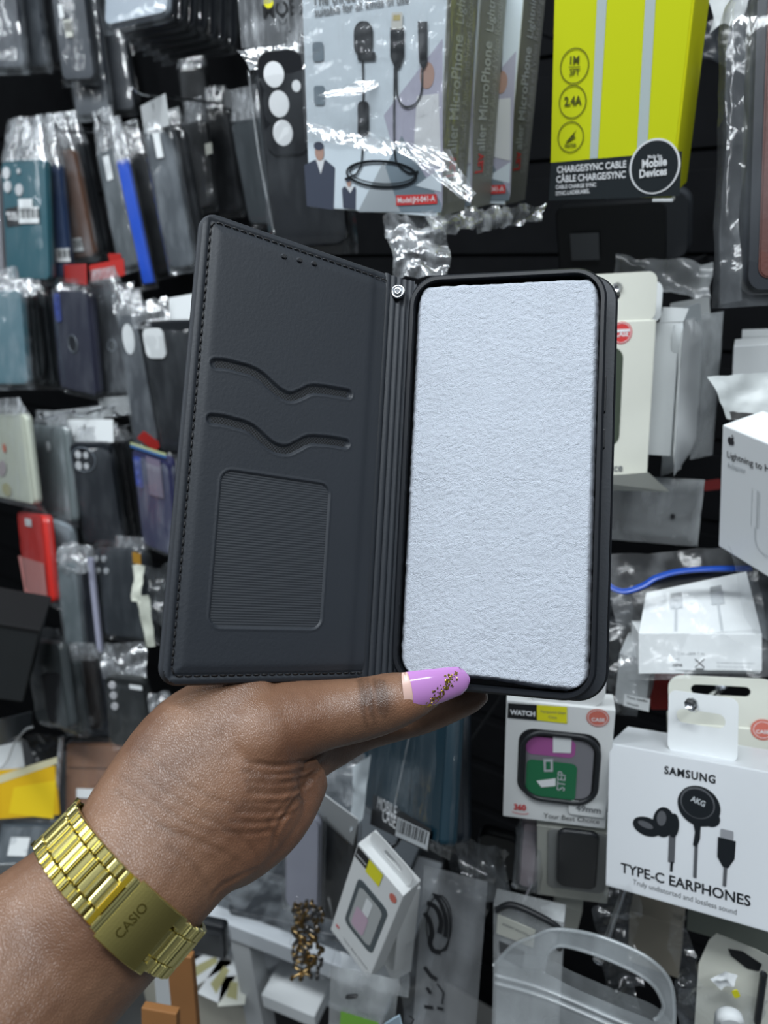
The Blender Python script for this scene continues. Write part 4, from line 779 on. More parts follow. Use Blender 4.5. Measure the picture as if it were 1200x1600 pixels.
# ------------------------------------------------------------------ boxes at the top right
photo_l = mat('box_front_print', (.62, .70, .76), .3); olive = mat('box_side_grey', (.20, .205, .19), .4)
def mic_box(label, I0=None, dx=0, dy=0, full=True):
    if I0 is None:
        I = from_quad('microphone_box', label, 'carton', [(474, -60), (698, -62), (691, 331), (478, 334)], .45, 'boxed clip-on microphones', yaw=-36, s=(1, 2, 5))
    else: I = Item('microphone_box', label, 'carton', I0.R, I0.b + I0.R @ np.array([dx, dy, 0]), I0.w, I0.h, 'boxed clip-on microphones')
    w, h = I.w, I.h; I.t = .046
    MB().box(-w / 2, w / 2, 0, I.t, 0, h, mat('box_carton', (.55, .58, .55), .4), .0005).build('box_body', I)
    mb = MB(); mb.flat([(-w / 2 + .0004, .0006), (w / 2 - .0004, .0006), (w / 2 - .0004, h), (-w / 2 + .0004, h)], -.0003, photo_l); J = I0 or I
    P = lambda pts: [J.f(*p) for p in pts]
    gd, gm, gl = mat('print_blue_grey', (.18, .23, .27), .35), mat('print_grey', (.36, .40, .43), .35), mat('print_pale', (.66, .74, .80), .35); lil = mat('print_lilac', (.42, .42, .52), .35)
    mb.flat(P([(600, 180), (692, 60), (692, 318), (690, 331), (640, 331)]), -.0004, lil)
    mb.flat(P([(566, 331), (628, 212), (690, 318), (690, 332)]), -.0005, gd); mb.flat(P([(560, 331), (600, 252), (626, 331)]), -.0006, gm); mb.flat(P([(650, 290), (690, 262), (690, 300)]), -.0006, gl)
    # people printed on the carton: plain figures
    skin_p = mat('print_skin', (.42, .27, .22), .4); dark_p = mat('print_dark', (.06, .07, .10), .4); shirt = mat('print_shirt', (.66, .68, .70), .4)
    for hx, hy, sc in ((500, 238, 1.0), (546, 286, .46)):
        mb.flat(P([(hx - 24 * sc, hy + 20 * sc), (hx - 8, hy + 12 * sc), (hx + 10, hy + 12 * sc), (hx + 24 * sc, hy + 24 * sc), (hx + 22 * sc, hy + 90 * sc), (hx - 20 * sc, hy + 84 * sc)]), -.0006, dark_p)
        mb.flat(P([(hx - 6, hy + 10 * sc), (hx + 8, hy + 12 * sc), (hx + 2, hy + 34 * sc)]), -.0007, shirt); mb.flat(ell(*J.f(hx, hy), .0036 * sc, .0052 * sc), -.0008, skin_p); mb.flat(ell(*J.f(hx - 1, hy - 10 * sc), .004 * sc, .0026 * sc), -.0009, dark_p)
    mb.flat(ell(*J.f(668, 118), .0048, .007), -.0006, skin_p); mb.flat(P([(652, 150), (686, 146), (690, 260), (646, 250)]), -.0006, shirt)
    ink = mat('print_black', (.012, .015, .018), .3); k = J.k if hasattr(J, 'k') else .45 / F
    for cx, cy in ((498, 82), (500, 150)): mb.flat(rr(*bb(J, (cx - 9, cy - 16, cx + 9, cy + 14)), .002), -.0008, gd)
    mb.flat(rr(*bb(J, (554, 34, 584, 88)), .006), -.0012, ink); mb.flat(rr(*bb(J, (560, 82, 588, 94)), .001), -.0012, ink)
    ribbon(mb, P([(568, 94), (569, 140), (568, 232), (566, 258), (558, 272), (540, 280)]), 3.2 * k, -.0011, ink); mb.flat(rr(*bb(J, (560, 158, 578, 214)), .003), -.0012, ink)
    mb.flat(rr(*bb(J, (613, 20, 630, 46)), .001), -.0012, mat('print_silver', (.6, .6, .56), .3)); mb.flat(rr(*bb(J, (616, 24, 627, 32)), .0005), -.0013, mat('print_gold', (.5, .42, .18), .3))
    mb.flat(P([(611, 44), (633, 44), (633, 88), (626, 106), (618, 106), (611, 88)]), -.0012, ink); mb.flat(P([(654, 34), (669, 34), (669, 98), (663, 110), (656, 98)]), -.0012, ink)
    ribbon(mb, smooth_line(P([(621, 106), (622, 148), (632, 166), (648, 164), (659, 146), (661, 108)])), 3 * k, -.0011, ink); ribbon(mb, smooth_line(P([(618, 106), (617, 180), (618, 240), (624, 258), (640, 270), (655, 268)])), 3.2 * k, -.0011, ink)
    c = J.f(596, 272); ribbon(mb, ell(c[0], c[1], 64 * k, 19 * k, 48), 3.6 * k, -.0012, ink, True); ribbon(mb, ell(c[0] + 2 * k, c[1] + 2 * k, 60 * k, 16 * k, 48), 2 * k, -.0012, ink, True)
    mb.text('The three microphone', J.f(489, 9), J.f(650, -10), -.0008, greyink, .015); mb.text('suitable for all kinds of use', J.f(493, 26), J.f(640, 4), -.0008, greyink, .015)
    mb.flat(P([(620, 305), (683, 303), (684, 318), (620, 321)]), -.0009, redink); mb.text('Model:JH-041-A', J.f(623, 317), J.f(681, 314), -.0012, whiteink, .01, 1.15)
    mb.build('front_print', I)
    mb = MB(); x = w / 2 + .0003; mb.flatx([(.0004, .0006), (I.t - .0004, .0006), (I.t - .0004, h), (.0004, h)], x, olive); sz = lambda py: J.sd(720, py)[1]
    z0 = J.f(692, 300)[1]; L_ = .0095
    def vt(s, y, za, zb, m, b=.02, a=2.3): mb.text(s, (y, za), (y, zb), 0, m, b, a, 's', x + .0003)
    H = h
    vt('Lav', .024, H * .17, H * .26, redink); vt('alier MicroPhone', .024, H * .27, H * .74, palegrey); vt('Superb Sound for Audio and Video Recording', .038, H * .15, H * .95, mat('dim_print', (.40, .41, .41), .5), .0, 2.6)
    vt('Lightning', .024, H * .78, H * .98, palegrey, .01)
    mb.build('side_print', I); return I
M1 = mic_box('front white microphone box with a cable picture and red model label'); M1.k = .45 / F
mic_box('second microphone box, only its grey side text showing', M1, .001, .0475)
mic_box('third microphone box at the back next to the yellow box', M1, .012, .097)
# shrink wrap on the front box and its hanging tail
wrap = film('shrink_wrap', .045, .12, (.85, .88, .92), .07, 160)
def shrink():
    w, h = M1.w, M1.h; mb = MB()
    def ridge(x, z, y0): return y0 - .0016 - .0022 * max(0, nz(x * .6 + z, z * 1.4 - x, 1, 130)) - .002 * max(0, nz(x + z * 1.1, z - x, 4, 60))
    mb.grid(lambda u, v: (-w / 2 - .001 + (w + .004) * u, ridge(u * w, v * h, 0), h * (.30 + .70 * v)), 40, 50, wrap)
    mb.grid(lambda u, v: (w / 2 + .0026 + .003 * max(0, nz(u, v * h, 3, 60)), .048 * u - .001, h * (.06 + .94 * v)), 12, 40, wrap); mb.build('shrink_wrap', M1)
    crumple([(480, 190), (620, 226), (610, 246), (480, 210)], .4445, crink, .0022, (26, 5), 150, item=M1, name='wrap_fold'); crumple([(590, 214), (700, 234), (744, 300), (734, 318), (690, 262), ][:4], .444, crink, .003, (20, 10), 120, item=M1, name='wrap_fold')
    crumple([(492, 150), (560, 128), (640, 112), (560, 150)], .4445, crink, .0018, (20, 5), 150, item=M1, name='wrap_fold')
    crumple([(596, 334), (690, 332), (706, 434), (612, 432)], .47, crink, .008, (16, 20), 60, item=M1, name='wrap_tail'); crumple([(660, 330), (856, 318), (846, 346), (680, 366)], [.455, .53, .53, .46], crink, .006, (30, 9), 80, item=M1, name='wrap_tail')
shrink()
hook(600, -60, .43, 'hook above the frame carrying the microphone boxes', r=.002)
# yellow cable box
yel = mat('yellow_carton', (.70, .72, .010), .38); yel2 = mat('yellow_carton_front', (.66, .72, .015), .35)
Y = carton('cable_box', 'bright yellow charge and sync cable box', 'carton', [(865, -60), (1086, -62), (1063, 306), (857, 314)], .43, .045, yel, yaw=-35, s=(1, 1.5, 5), bev=.0012)
def yellow_art():
    I = Y; k = I.k; mb = MB(); w, h = I.w, I.h; mb.flat([(-w / 2 + .0006, .0006), (w / 2 - .0016, .0006), (w / 2 - .0016, h), (-w / 2 + .0006, h)], -.0002, yel2); P = lambda p: pf(I, p)
    st = mat('pale_stripe', (.50, .58, .58), .4); mb.flat(P([(936, -60), (952, -60), (934, 247), (922, 248)]), -.0004, st); mb.flat(P([(1012, -60), (1028, -60), (1011, 240), (995, 242)]), -.0004, st)
    dk_ = mat('box_charcoal', (.022, .028, .032), .4); mb.flat(P([(861, 254), (1066, 236), (1062, 306), (858, 313)]), -.0005, dk_)
    ol = mat('olive_ink', (.09, .10, .015), .5)
    for cx, cy, r in ((898, 103, 20), (895, 159, 19.5), (892, 214, 19)): c = I.f(cx, cy); ribbon(mb, ell(c[0], c[1], r * k * 1.12, r * k * 1.18, 40), 1.5 * k, -.0006, ol, True)
    mb.text('1M', I.f(891, 100), I.f(905, 99), -.0006, ol, .03, 1.1); ribbon(mb, P([(889, 105), (907, 104)]), 1.2 * k, -.0006, ol); mb.text('3FT', I.f(890, 118), I.f(906, 117), -.0006, ol, .02, 1.1); mb.text('2.4A', I.f(882, 165), I.f(909, 163), -.0006, ol, .03, 1.2)
    mb.flat(P([(902, 202), (884, 222), (891, 220)]), -.0006, ol); mb.flat(P([(902, 202), (893, 212), (899, 214), (887, 221), (886, 220)]), -.00065, ol); mb.flat(P([(884, 224), (896, 210), (900, 214)]), -.0007, ol); mb.text('FASTER', I.f(883, 230), I.f(901, 229), -.0006, ol, .03, 1.2)
    mb.text('CHARGE/SYNC CABLE', I.f(871, 270), I.f(979, 261), -.0008, whiteink, .025, 1.25); mb.text('CÂBLE CHARGE/SYNC', I.f(870, 285), I.f(978, 277), -.0008, whiteink, .025, 1.25)
    mb.text('CABLE CHARGE SYNC', I.f(869, 295), I.f(932, 291), -.0008, whiteink, .02, 1.25); mb.text('SYNC-LADEKABEL', I.f(869, 305), I.f(922, 301), -.0008, whiteink, .02, 1.25)
    c = I.f(1023, 260); mb.flat(ell(c[0], c[1], 35 * k * 1.12, 39 * k * 1.05, 48), -.0008, whiteink); mb.flat(ell(c[0], c[1], 32 * k * 1.12, 36 * k * 1.05, 48), -.0010, dk_)
    mb.text('Made for', I.f(1013, 247), I.f(1035, 245), -.0014, whiteink, .02, 1.2); mb.text('Mobile', I.f(1004, 262), I.f(1043, 257), -.0014, whiteink, .035, 1.25); mb.text('Devices', I.f(1000, 277), I.f(1043, 272), -.0014, whiteink, .035, 1.25)
    mb.build('front_print', I)
    mb = MB(); mb.box(w / 2 - .012, w / 2 + .0008, .0, .006, -.0026, -.0002, white, .0006); mb.build('torn_corner', I)
yellow_art()
hook(960, -50, .41, 'hook above the frame carrying the yellow box', r=.002)
# dark things in the gap below the yellow box
pk('black case hanging in the gap below the yellow box', [(868, 318), (1040, 316), (1046, 430), (872, 440)], .62, .012, (17, 19, 21), lab=[(892, 364, 938, 404, mat('dim_label', (.055, .06, .065), .5))], flm=False, s=(5, 8, 6))
pk('black case with a grey rounded edge under the yellow box corner', [(940, 300), (1076, 298), (1080, 404), (944, 410)], .60, .010, (40, 43, 47), flm=False, s=(5, 8, 6), r=.012)
loose(crumple([(958, 398), (1112, 410), (1108, 470), (960, 440)], .56, milky, .006, (20, 12), 40), 'hazy_bag', 'hazy grey bag top behind the white case boxes', 'plastic bag')
loose(crumple([(1108, -20), (1180, -20), (1164, 24), (1112, 46)], .5, mat('grey_wrap', (.4, .42, .42), .45), .004, (14, 10), 50), 'hazy_bag', 'pale grey bag corner right of the yellow box top', 'plastic bag')
loose(crumple([(1100, 30), (1190, 20), (1180, 120), (1090, 90)], .56, mat('black_bag', (.025, .028, .032), .25), .008, (14, 14), 40), 'black_bag', 'glossy black bag right of the yellow box', 'bag')
def rb_x(I, k):
    MB().slab(rr(-I.w / 2 + .007, I.w / 2 - .002, .008, I.h - .002, .006), -.0012, .0002, mat('red_brown_leather', (.10, .032, .024), .5, bump=(500, .4, .0006), var=.2), .0008).build('leather_back', I)
pk('red-brown leather case in a clear bag at the right border', [(1176, -30), (1330, -34), (1300, 452), (1168, 458)], .40, .011, (34, 38, 44), yaw=-30, s=(4, 6, 5), extra=rb_x, pad=.017, flm=None, hdr=.0, r=.010)
loose(crumple([(1140, -20), (1172, -20), (1156, 470), (1122, 474)], .398, film('sleeve_film', .05, .05, (.7, .75, .8), .14, 60), .0035, (8, 40), 30), 'loose_film', 'loose clear bag side flap beside the red-brown case', 'plastic film')
# white case boxes behind the held case, right
B1 = carton('case_box', 'front white case box with a round red seal and tab', 'carton', [(905, 503), (1024, 501), (1013, 738), (892, 748)], .50, .022, cream, 'white case boxes', yaw=-25, s=(4, 6, 5))
def case_art():
    I = B1; k = I.k; x0, x1, z0, z1 = bb(I, (905, 430, 1024, 501)); hx, hz = I.f(952, 462)
    tab(I, x0, x1, I.h - .001, z1, .006, (hx, hz, .0075, .0032), cream, .001)
    mb = MB(); c = I.f(971, 520); mb.flat(ell(c[0], c[1], 15.5 * k, 16.5 * k, 30), -.0003, redink); ribbon(mb, ell(c[0], c[1], 13.5 * k, 14.5 * k, 30), .8 * k, -.0005, whiteink, True); mb.text('CASE', I.f(961, 526), I.f(982, 525), -.0005, whiteink, .02, 1.3); mb.flat(pf(I, [(958, 515), (984, 514), (984, 518), (958, 519)]), -.0005, whiteink); mb.build('red_seal', I)
    mb = MB(); mb.slab(rr(*bb(I, (915, 544, 967, 697)), .008), -.0004, .001, mat('window_green', (.06, .075, .055), .3), .0002); mb.build('window', I)
    mb = MB(); mb.text('Your choice', I.f(894, 740), I.f(973, 736), -.0004, greyink, .02, 1.2); mb.text('MM', I.f(935, 719), I.f(957, 718), -.0004, greyink, .01); mb.build('front_print', I)
    MB().add([tuple(I.R.T @ (at(*p) - I.b)) for p in ((893, 748, .50), (1013, 738, .50), (1046, 768, .515), (940, 766, .515))], [[0, 1, 2, 3]], cream).build('bottom_flap', I)
    mb = MB(); mb.slab(rr(*bb(I, (1000, 440, 1040, 505)), .006), .016, .0166, white, .0001); mb.build('rear_tab', I)
case_art()
B2 = carton('case_box', 'second white case box, narrower, behind the red seal box', 'carton', [(1022, 506), (1062, 503), (1047, 712), (1012, 712)], .515, .02, white, 'white case boxes', yaw=-38, s=(4, 6, 5))
MB().slab([B2.f(1036, 480), B2.f(1076, 482), B2.f(1068, 502), B2.f(1030, 504)], .0, .0006, white, .0001).build('hang_tab', B2)
for lb, q, dd, m in (('thin white pouch right of the second case box', [(1066, 512), (1090, 500), (1076, 735), (1036, 752)], .525, white), ('third white pouch with faint side print', [(1084, 500), (1108, 492), (1096, 700), (1066, 745)], .535, white), ('rounded milky pouch at the end of the white row', [(1104, 486), (1138, 494), (1122, 705), (1086, 730)], .55, milky)):
    I = from_quad('white_pouch', lb, 'pouch', q, dd, 'white case boxes', yaw=-30, s=(8, 8, 10)); w, h = I.w, I.h; mb = MB()
    for sg_ in (-1, 1): mb.grid(lambda u, v: (-w / 2 + w * u + .0008 * nz(v * 9, sg_, dd), .006 + sg_ * .006 * (max(0, math.sin(math.pi * u)) * min(1, 8 * min(v, 1 - v))) ** .6 + .0006 * nz(u * 4, v * 9, sg_ + dd * 9), h * v), 14, 24, m)
    mb.build('pouch_film', I)
    mb = MB(); mb.text('PHONE CASE POUCH' if 0 else '', (0, 0), (1, 0), 0, greyink)
card('white folded tab standing above the pouches', [(1046, 476), (1108, 462), (1110, 500), (1050, 505)], .54, white, s=(15, 10, 12)); card('grey-white folded tab in front of the pouches', [(1066, 480), (1094, 474), (1096, 498), (1068, 512)], .522, mat('tab_grey', (.5, .54, .56), .55), s=(15, 10, 12))
hook(966, 462, .485, 'hook through the red seal box tab', r=.002)
# translucent bag with a dark dot below them
def dotbag():
    I = from_quad('clear_pouch', 'translucent grey pouch with a black dot below the white boxes', 'pouch', [(955, 748), (1102, 748), (1090, 860), (946, 842)], .56, yaw=-25, s=(6, 8, 8)); w, h = I.w, I.h; mb = MB()
    for sg_ in (-1, 1): mb.grid(lambda u, v: (-w / 2 + w * u, .004 + sg_ * .004 * min(1, 7 * min(u, 1 - u, v, 1 - v)) + .0008 * nz(u * 5, v * 5, sg_), h * v), 22, 18, milky if sg_ < 0 else mat('dark_sheet', (.05, .055, .06), .5))
    mb.build('pouch_film', I); MB().slab(ell(*I.f(1051, 806), .0018, .0018, 16), -.002, 0, blackink, .0003).build('hang_hole', I); MB().slab(pf(I, [(975, 752), (992, 752), (972, 838), (958, 836)]), .003, .004, blackink, .0002).build('dark_insert', I)
dotbag()
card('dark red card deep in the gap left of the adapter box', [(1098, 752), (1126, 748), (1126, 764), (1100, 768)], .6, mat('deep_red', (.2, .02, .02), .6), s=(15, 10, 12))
# right border: papers, patterned pouch, adapter box
I = carton('white_box', 'small white box half behind the patterned pouch', 'carton', [(1146, 540), (1216, 538), (1214, 600), (1144, 602)], .52, .03, white, yaw=-25, s=(5, 6, 6)); I = carton('white_box', 'white box top edge above the small box at right border', 'carton', [(1158, 524), (1230, 522), (1230, 545), (1158, 545)], .56, .03, white, yaw=-25, s=(5, 6, 6))
pat = mat('patterned_film', (.5, .53, .53), .4)
loose(crumple([(1108, 590), (1216, 578), (1216, 664), (1142, 655)], .45, pat, .003, (18, 12), 40), 'patterned_pouch', 'pale patterned pouch corner above the adapter box', 'pouch')
loose(crumple([(1140, 642), (1214, 650), (1214, 662), (1142, 655)], .447, mat('zip_black', (.03, .03, .03), .5), .0008, (20, 3), 300), 'zip_strip', 'black toothed strip below the patterned pouch', 'zip')
A = carton('adapter_box', 'white lightning to headphone adapter box at the right border', 'carton', [(1130, 664), (1290, 730), (1268, 944), (1122, 852)], .42, .03, mat('glossy_white', (.74, .77, .79), .3), yaw=-48, s=(5, 6, 6), bev=.0009)
def adapter_art():
    I = A; k = I.k; mb = MB(); ink = mat('soft_black_ink', (.03, .03, .035), .4)
    cx, cy = 1143, 688; P = lambda *p: I.f(cx + p[0], cy + p[1] + p[0] * .2)
    body = [P(0, -4), P(2.6, -5.6), P(4.6, -5), P(3.4, -2.8), P(3.4, 0), P(5.2, 2), P(4.2, 5), P(2.4, 7.4), P(0, 6.6), P(-2.4, 7.4), P(-4.4, 4.6), P(-5.4, 1), P(-4.8, -3), P(-2.6, -5.4)]; mb.flat(body, -.0004, ink); mb.flat([P(.4, -5.6), P(.8, -8), P(2.8, -10), P(2.6, -7.4)], -.0004, ink)
    mb.text('Lightning to Headphone', I.f(1137, 714), I.f(1256, 757), -.0004, ink, .005, 1.05); mb.text('Adapter', I.f(1137, 729), I.f(1166, 739), -.0004, palegrey, .005, 1.05)
    for q in ([(1176, 762), (1188, 768), (1186, 826), (1174, 820)],): 
        c = pf(I, q); ribbon(mb, c, .8 * k, -.0004, palegrey, True); ribbon(mb, [((c[0][0] * .3 + c[1][0] * .7), (c[0][1] * .3 + c[1][1] * .7)), ((c[3][0] * .3 + c[2][0] * .7), (c[3][1] * .3 + c[2][1] * .7))], 3 * k, -.0004, mat('art_grey', (.55, .58, .6), .5))
    ribbon(mb, smooth_line(pf(I, [(1180, 824), (1181, 846), (1190, 862), (1206, 872)])), 3 * k, -.0004, mat('art_grey', (.55, .58, .6), .5)); mb.build('front_print', I)
adapter_art()
# cable carton in a blue zip bag
def zipbag():
    Cb = Item_pose = carton('cable_carton', 'white twin cable carton lying tilted inside the blue zip bag', 'carton', [(998, 990), (1190, 990), (1192, 1050), (1000, 1046)], .47, .034, white, yaw=-8, s=(4, 8, 5), pitch=-4)
    I = Cb; w, h = I.w, I.h; mb = MB(); g = mat('print_mid_grey', (.34, .36, .37), .5)
    for y_, s_, x0, x1 in ((1022, 'Model A12 USB-C to cable 1 m', 1008, 1100), (1030, 'Designed for charging only', 1008, 1062)): mb.text(s_, I.f(x0, y_), I.f(x1, y_ + 1), -.0004, g, .0, 1)
    mb.text('Made in China', I.f(1012, 1041), I.f(1066, 1041), -.0004, blackink, .02); [mb.text(s_, I.f(1120, y_), I.f(x1, y_ + 1), -.0004, g) for s_, y_, x1 in (('Do not bend or crush this retail carton', 1036, 1180), ('keep dry and store below forty degrees', 1042, 1172), ('recycle where facilities exist', 1047, 1150))]
    c = I.f(1093, 1036); 
    for a in (1, -1): ribbon(mb, [(c[0] - .003, c[1] - a * .003), (c[0] + .003, c[1] + a * .003)], .0007, -.0004, blackink)
    mb.flat([(c[0] - .0025, c[1] - .0044), (c[0] + .0025, c[1] - .0044), (c[0] + .0025, c[1] - .0036), (c[0] - .0025, c[1] - .0036)], -.0004, blackink); mb.build('front_print', I)
    # sloping top face of the carton
    q = [tuple(I.R.T @ (at(*p) - I.b)) for p in ((998, 990, .47), (1190, 990, .47), (1166, 893, .505), (1010, 926, .51))]; mb = MB(); b = [(x, y + .002, z - .028) for x, y, z in q]
    mb.grid(lambda u, v: (lambda a: (np.array(q[0]) * (1 - u) + np.array(q[1]) * u) * (1 - v) + (np.array(q[3]) * (1 - u) + np.array(q[2]) * u) * v)(0), 9, 9, white, False); mb.add(q + b, [[4, 5, 6, 7], [0, 1, 5, 4], [1, 2, 6, 5], [2, 3, 7, 6], [3, 0, 4, 7]], white); tp = mb.build('carton_top', I)
    q = [np.array(p) for p in q]; nn_ = np.cross(q[1] - q[0], q[3] - q[0]); nn_ /= np.linalg.norm(nn_); 
    if nn_[1] > 0: nn_ = -nn_
    S_ = lambda u, v: (q[0] * (1 - u) + q[1] * u) * (1 - v) + (q[3] * (1 - u) + q[2] * u) * v + nn_ * .0005
    mb = MB(); ag = mat('art_grey2', (.5, .53, .55), .5); agd = mat('art_grey3', (.3, .32, .33), .5)
    for u0 in (.30, .68): 
        for a, b_, v0, v1, m_ in ((-.055, .055, .74, .84, agd), (-.06, .06, .50, .74, ag), (-.012, .012, .04, .50, ag)): mb.add([S_(u0 + a, v0), S_(u0 + b_, v0), S_(u0 + b_, v1), S_(u0 + a, v1)], [[0, 1, 2, 3]], m_)
    mb.build('top_print', tp)
zipbag()
bag = crumple([(945, 868), (1180, 850), (1206, 1058), (980, 1062)], [.50, .49, .452, .455], film('zip_bag_film', .05, .025, (.8, .83, .86), .16, 40), .0028, (30, 26), 24)
ZB = loose(bag, 'zip_bag', 'clear zip bag with a blue seal over the cable carton', 'plastic bag'); mb = MB()
mb.tube(smooth_line([at(940, 895, .492), at(952, 915, .49), at(975, 924, .487), at(1005, 915, .485), at(1025, 903, .484), at(1060, 893, .483), at(1110, 889, .48), at(1174, 888, .476)], 8), .0028, mat('zip_blue', (.01, .06, .36), .3), 8, flat=.5); mb.build('zip_seal', ZB)
loose(crumple([(1140, 850), (1210, 880), (1210, 1010), (1178, 990)], .462, hazy, .006, (12, 16), 40), 'bunched_film', 'hazy film under the adapter box at the right border', 'plastic film')
loose(crumple([(946, 930), (990, 922), (986, 990), (944, 1000)], .52, mat('black_bag', (.025, .028, .032), .25), .010, (12, 14), 50), 'black_strap', 'black folded strap between the phone case and cable carton', 'strap')
U_ = carton('studio_box', 'small grey box with a white label beside the watch box', 'carton', [(968, 1020), (1018, 1032), (1008, 1112), (960, 1098)], .50, .03, mat('studio_grey', (.36, .38, .39), .5), yaw=-30, s=(6, 8, 8))
mb = MB(); mb.flat(pf(U_, [(976, 1084), (1016, 1092), (1014, 1112), (974, 1102)]), -.0003, white); mb.text('Time studio', U_.f(979, 1090), U_.f(1012, 1097), -.0005, blackink, .01); mb.text('Watch', U_.f(979, 1100), U_.f(998, 1104), -.0005, blackink, .01); mb.build('label_print', U_)
card('red carton side in the gap above the earphone tab', [(1016, 1052), (1070, 1050), (1066, 1110), (1018, 1108)], .53, mat('red_card', (.48, .03, .025), .5), s=(10, 10, 10), th=.01)
loose(crumple([(944, 990), (1000, 1002), (990, 1120), (948, 1110)], .485, clear, .006, (12, 18), 45), 'bunched_film', 'clear film beside the watch box and case corner', 'plastic film')
# ------------------------------------------------------------------ watch case boxes, earphone box
def watch_box(label, quad, d, fitk, big, t=.018):
    I = carton('watch_case_box', label, 'carton', quad, d, t, mat('box_white', (.74, .76, .76), .4), 'watch case boxes', **fitk); return I
WB_ = watch_box('white watch case box with green film window, centre right', [(792, 1096), (962, 1108), (946, 1297), (785, 1274)], .45, dict(yaw=-25, s=(6, 7, 6)), True)
green, mag = mat('green_film', (.02, .16, .07), .2), mat('magenta_film', (.36, .10, .30), .25)
def watch_art():
    I = WB_; k = I.k; P = lambda p: pf(I, p)
    hx = I.f(900, 1040); x0, x1 = -I.w * .32, I.w * .40; tab(I, x0, x1, I.h - .001, I.h + .030, .010, (.004, I.h + .019, .009, .0035), mat('box_white', (.74, .76, .76), .4), .002)
    mb = MB(); mb.slab(rr(*bb(I, (811, 1136, 932, 1254)), .010), -.0004, .001, blackink, .0002); wn = mb.build('window', I, 'rounded window onto a black watch case')
    x0, x1, z0, z1 = bb(I, (818, 1140, 929, 1256)); mb = MB(); mb.tube([(x, -.0012, z) for x, z in rr(x0, x1, z0, z1, .013)], .0017, black, 8, True); mb.build('watch_bumper', wn)
    mb = MB(); mb.flat(rr(*bb(I, (823, 1148, 922, 1250)), .008), -.0007, mat('window_grey', (.20, .20, .22), .2)); mb.flat(rr(*bb(I, (823, 1148, 898, 1184)), .004), -.0009, mag); mb.flat(rr(*bb(I, (823, 1184, 898, 1252)), .004), -.0010, green); mb.flat(P([(864, 1148), (893, 1150), (892, 1175), (864, 1174)]), -.0012, white)
    mb.flat(P([(838, 1218), (868, 1214), (868, 1226), (846, 1228)]), -.0013, whiteink); mb.flat(P([(849, 1184), (864, 1184), (864, 1204), (850, 1204)]), -.0012, palegrey); mb.flat(P([(853, 1188), (860, 1188), (860, 1200), (853, 1200)]), -.0014, green); mb.text('STEP', I.f(882, 1234), I.f(884, 1204), -.0013, palegrey, .01); mb.build('window_film', wn)
    mb = MB(); mb.flat(P([(794, 1098), (839, 1101), (839, 1125), (793, 1121)]), -.0004, blackink); mb.text('WATCH', I.f(797, 1115), I.f(836, 1118), -.0007, whiteink, .045, 1.15); mb.flat(P([(839, 1101), (886, 1104), (886, 1130), (839, 1125)]), -.0004, yellowink); mb.text('Tempered Glass', I.f(844, 1112), I.f(884, 1115), -.0007, greyink, .0); mb.text('Case', I.f(857, 1121), I.f(870, 1122), -.0007, greyink, .0)
    c = I.f(934, 1121); mb.flat(ell(c[0], c[1], 16.5 * k, 15.5 * k, 30), -.0004, mat('coral_ink', (.60, .16, .12), .5)); ribbon(mb, ell(c[0], c[1], 14 * k, 13 * k, 30), .8 * k, -.0006, whiteink, True); mb.text('CASE', I.f(924, 1126), I.f(945, 1127), -.0006, whiteink, .02)
    mb.build('header_print', I); mb = MB()
    mb.text('360', I.f(803, 1264), I.f(822, 1266), -.0004, redink, .04, 1.2); c = I.f(813, 1268); ribbon(mb, ell(c[0], c[1], 13 * k, 4 * k, 24, 0, 190, 350), 1.2 * k, -.0004, redink); mb.flat(rr(*bb(I, (889, 1247, 944, 1276)), .003), -.0016, mat('box_white', (.74, .76, .76), .4))
    mb.text('49mm', I.f(899, 1263), I.f(938, 1268), -.0020, greyink, .02, 1.1); mb.text('Your Best Choice', I.f(849, 1274), I.f(936, 1284), -.0020, blackink, .01, 1.1); mb.build('front_print', I)
watch_art()
SB = carton('earphone_box', 'large white type-c earphones box at the lower right', 'carton', [(953, 1162), (1262, 1216), (1258, 1474), (945, 1383)], .41, .050, mat('earphone_white', (.72, .75, .78), .35), yaw=-36, s=(3, 7, 5), bev=.0009)
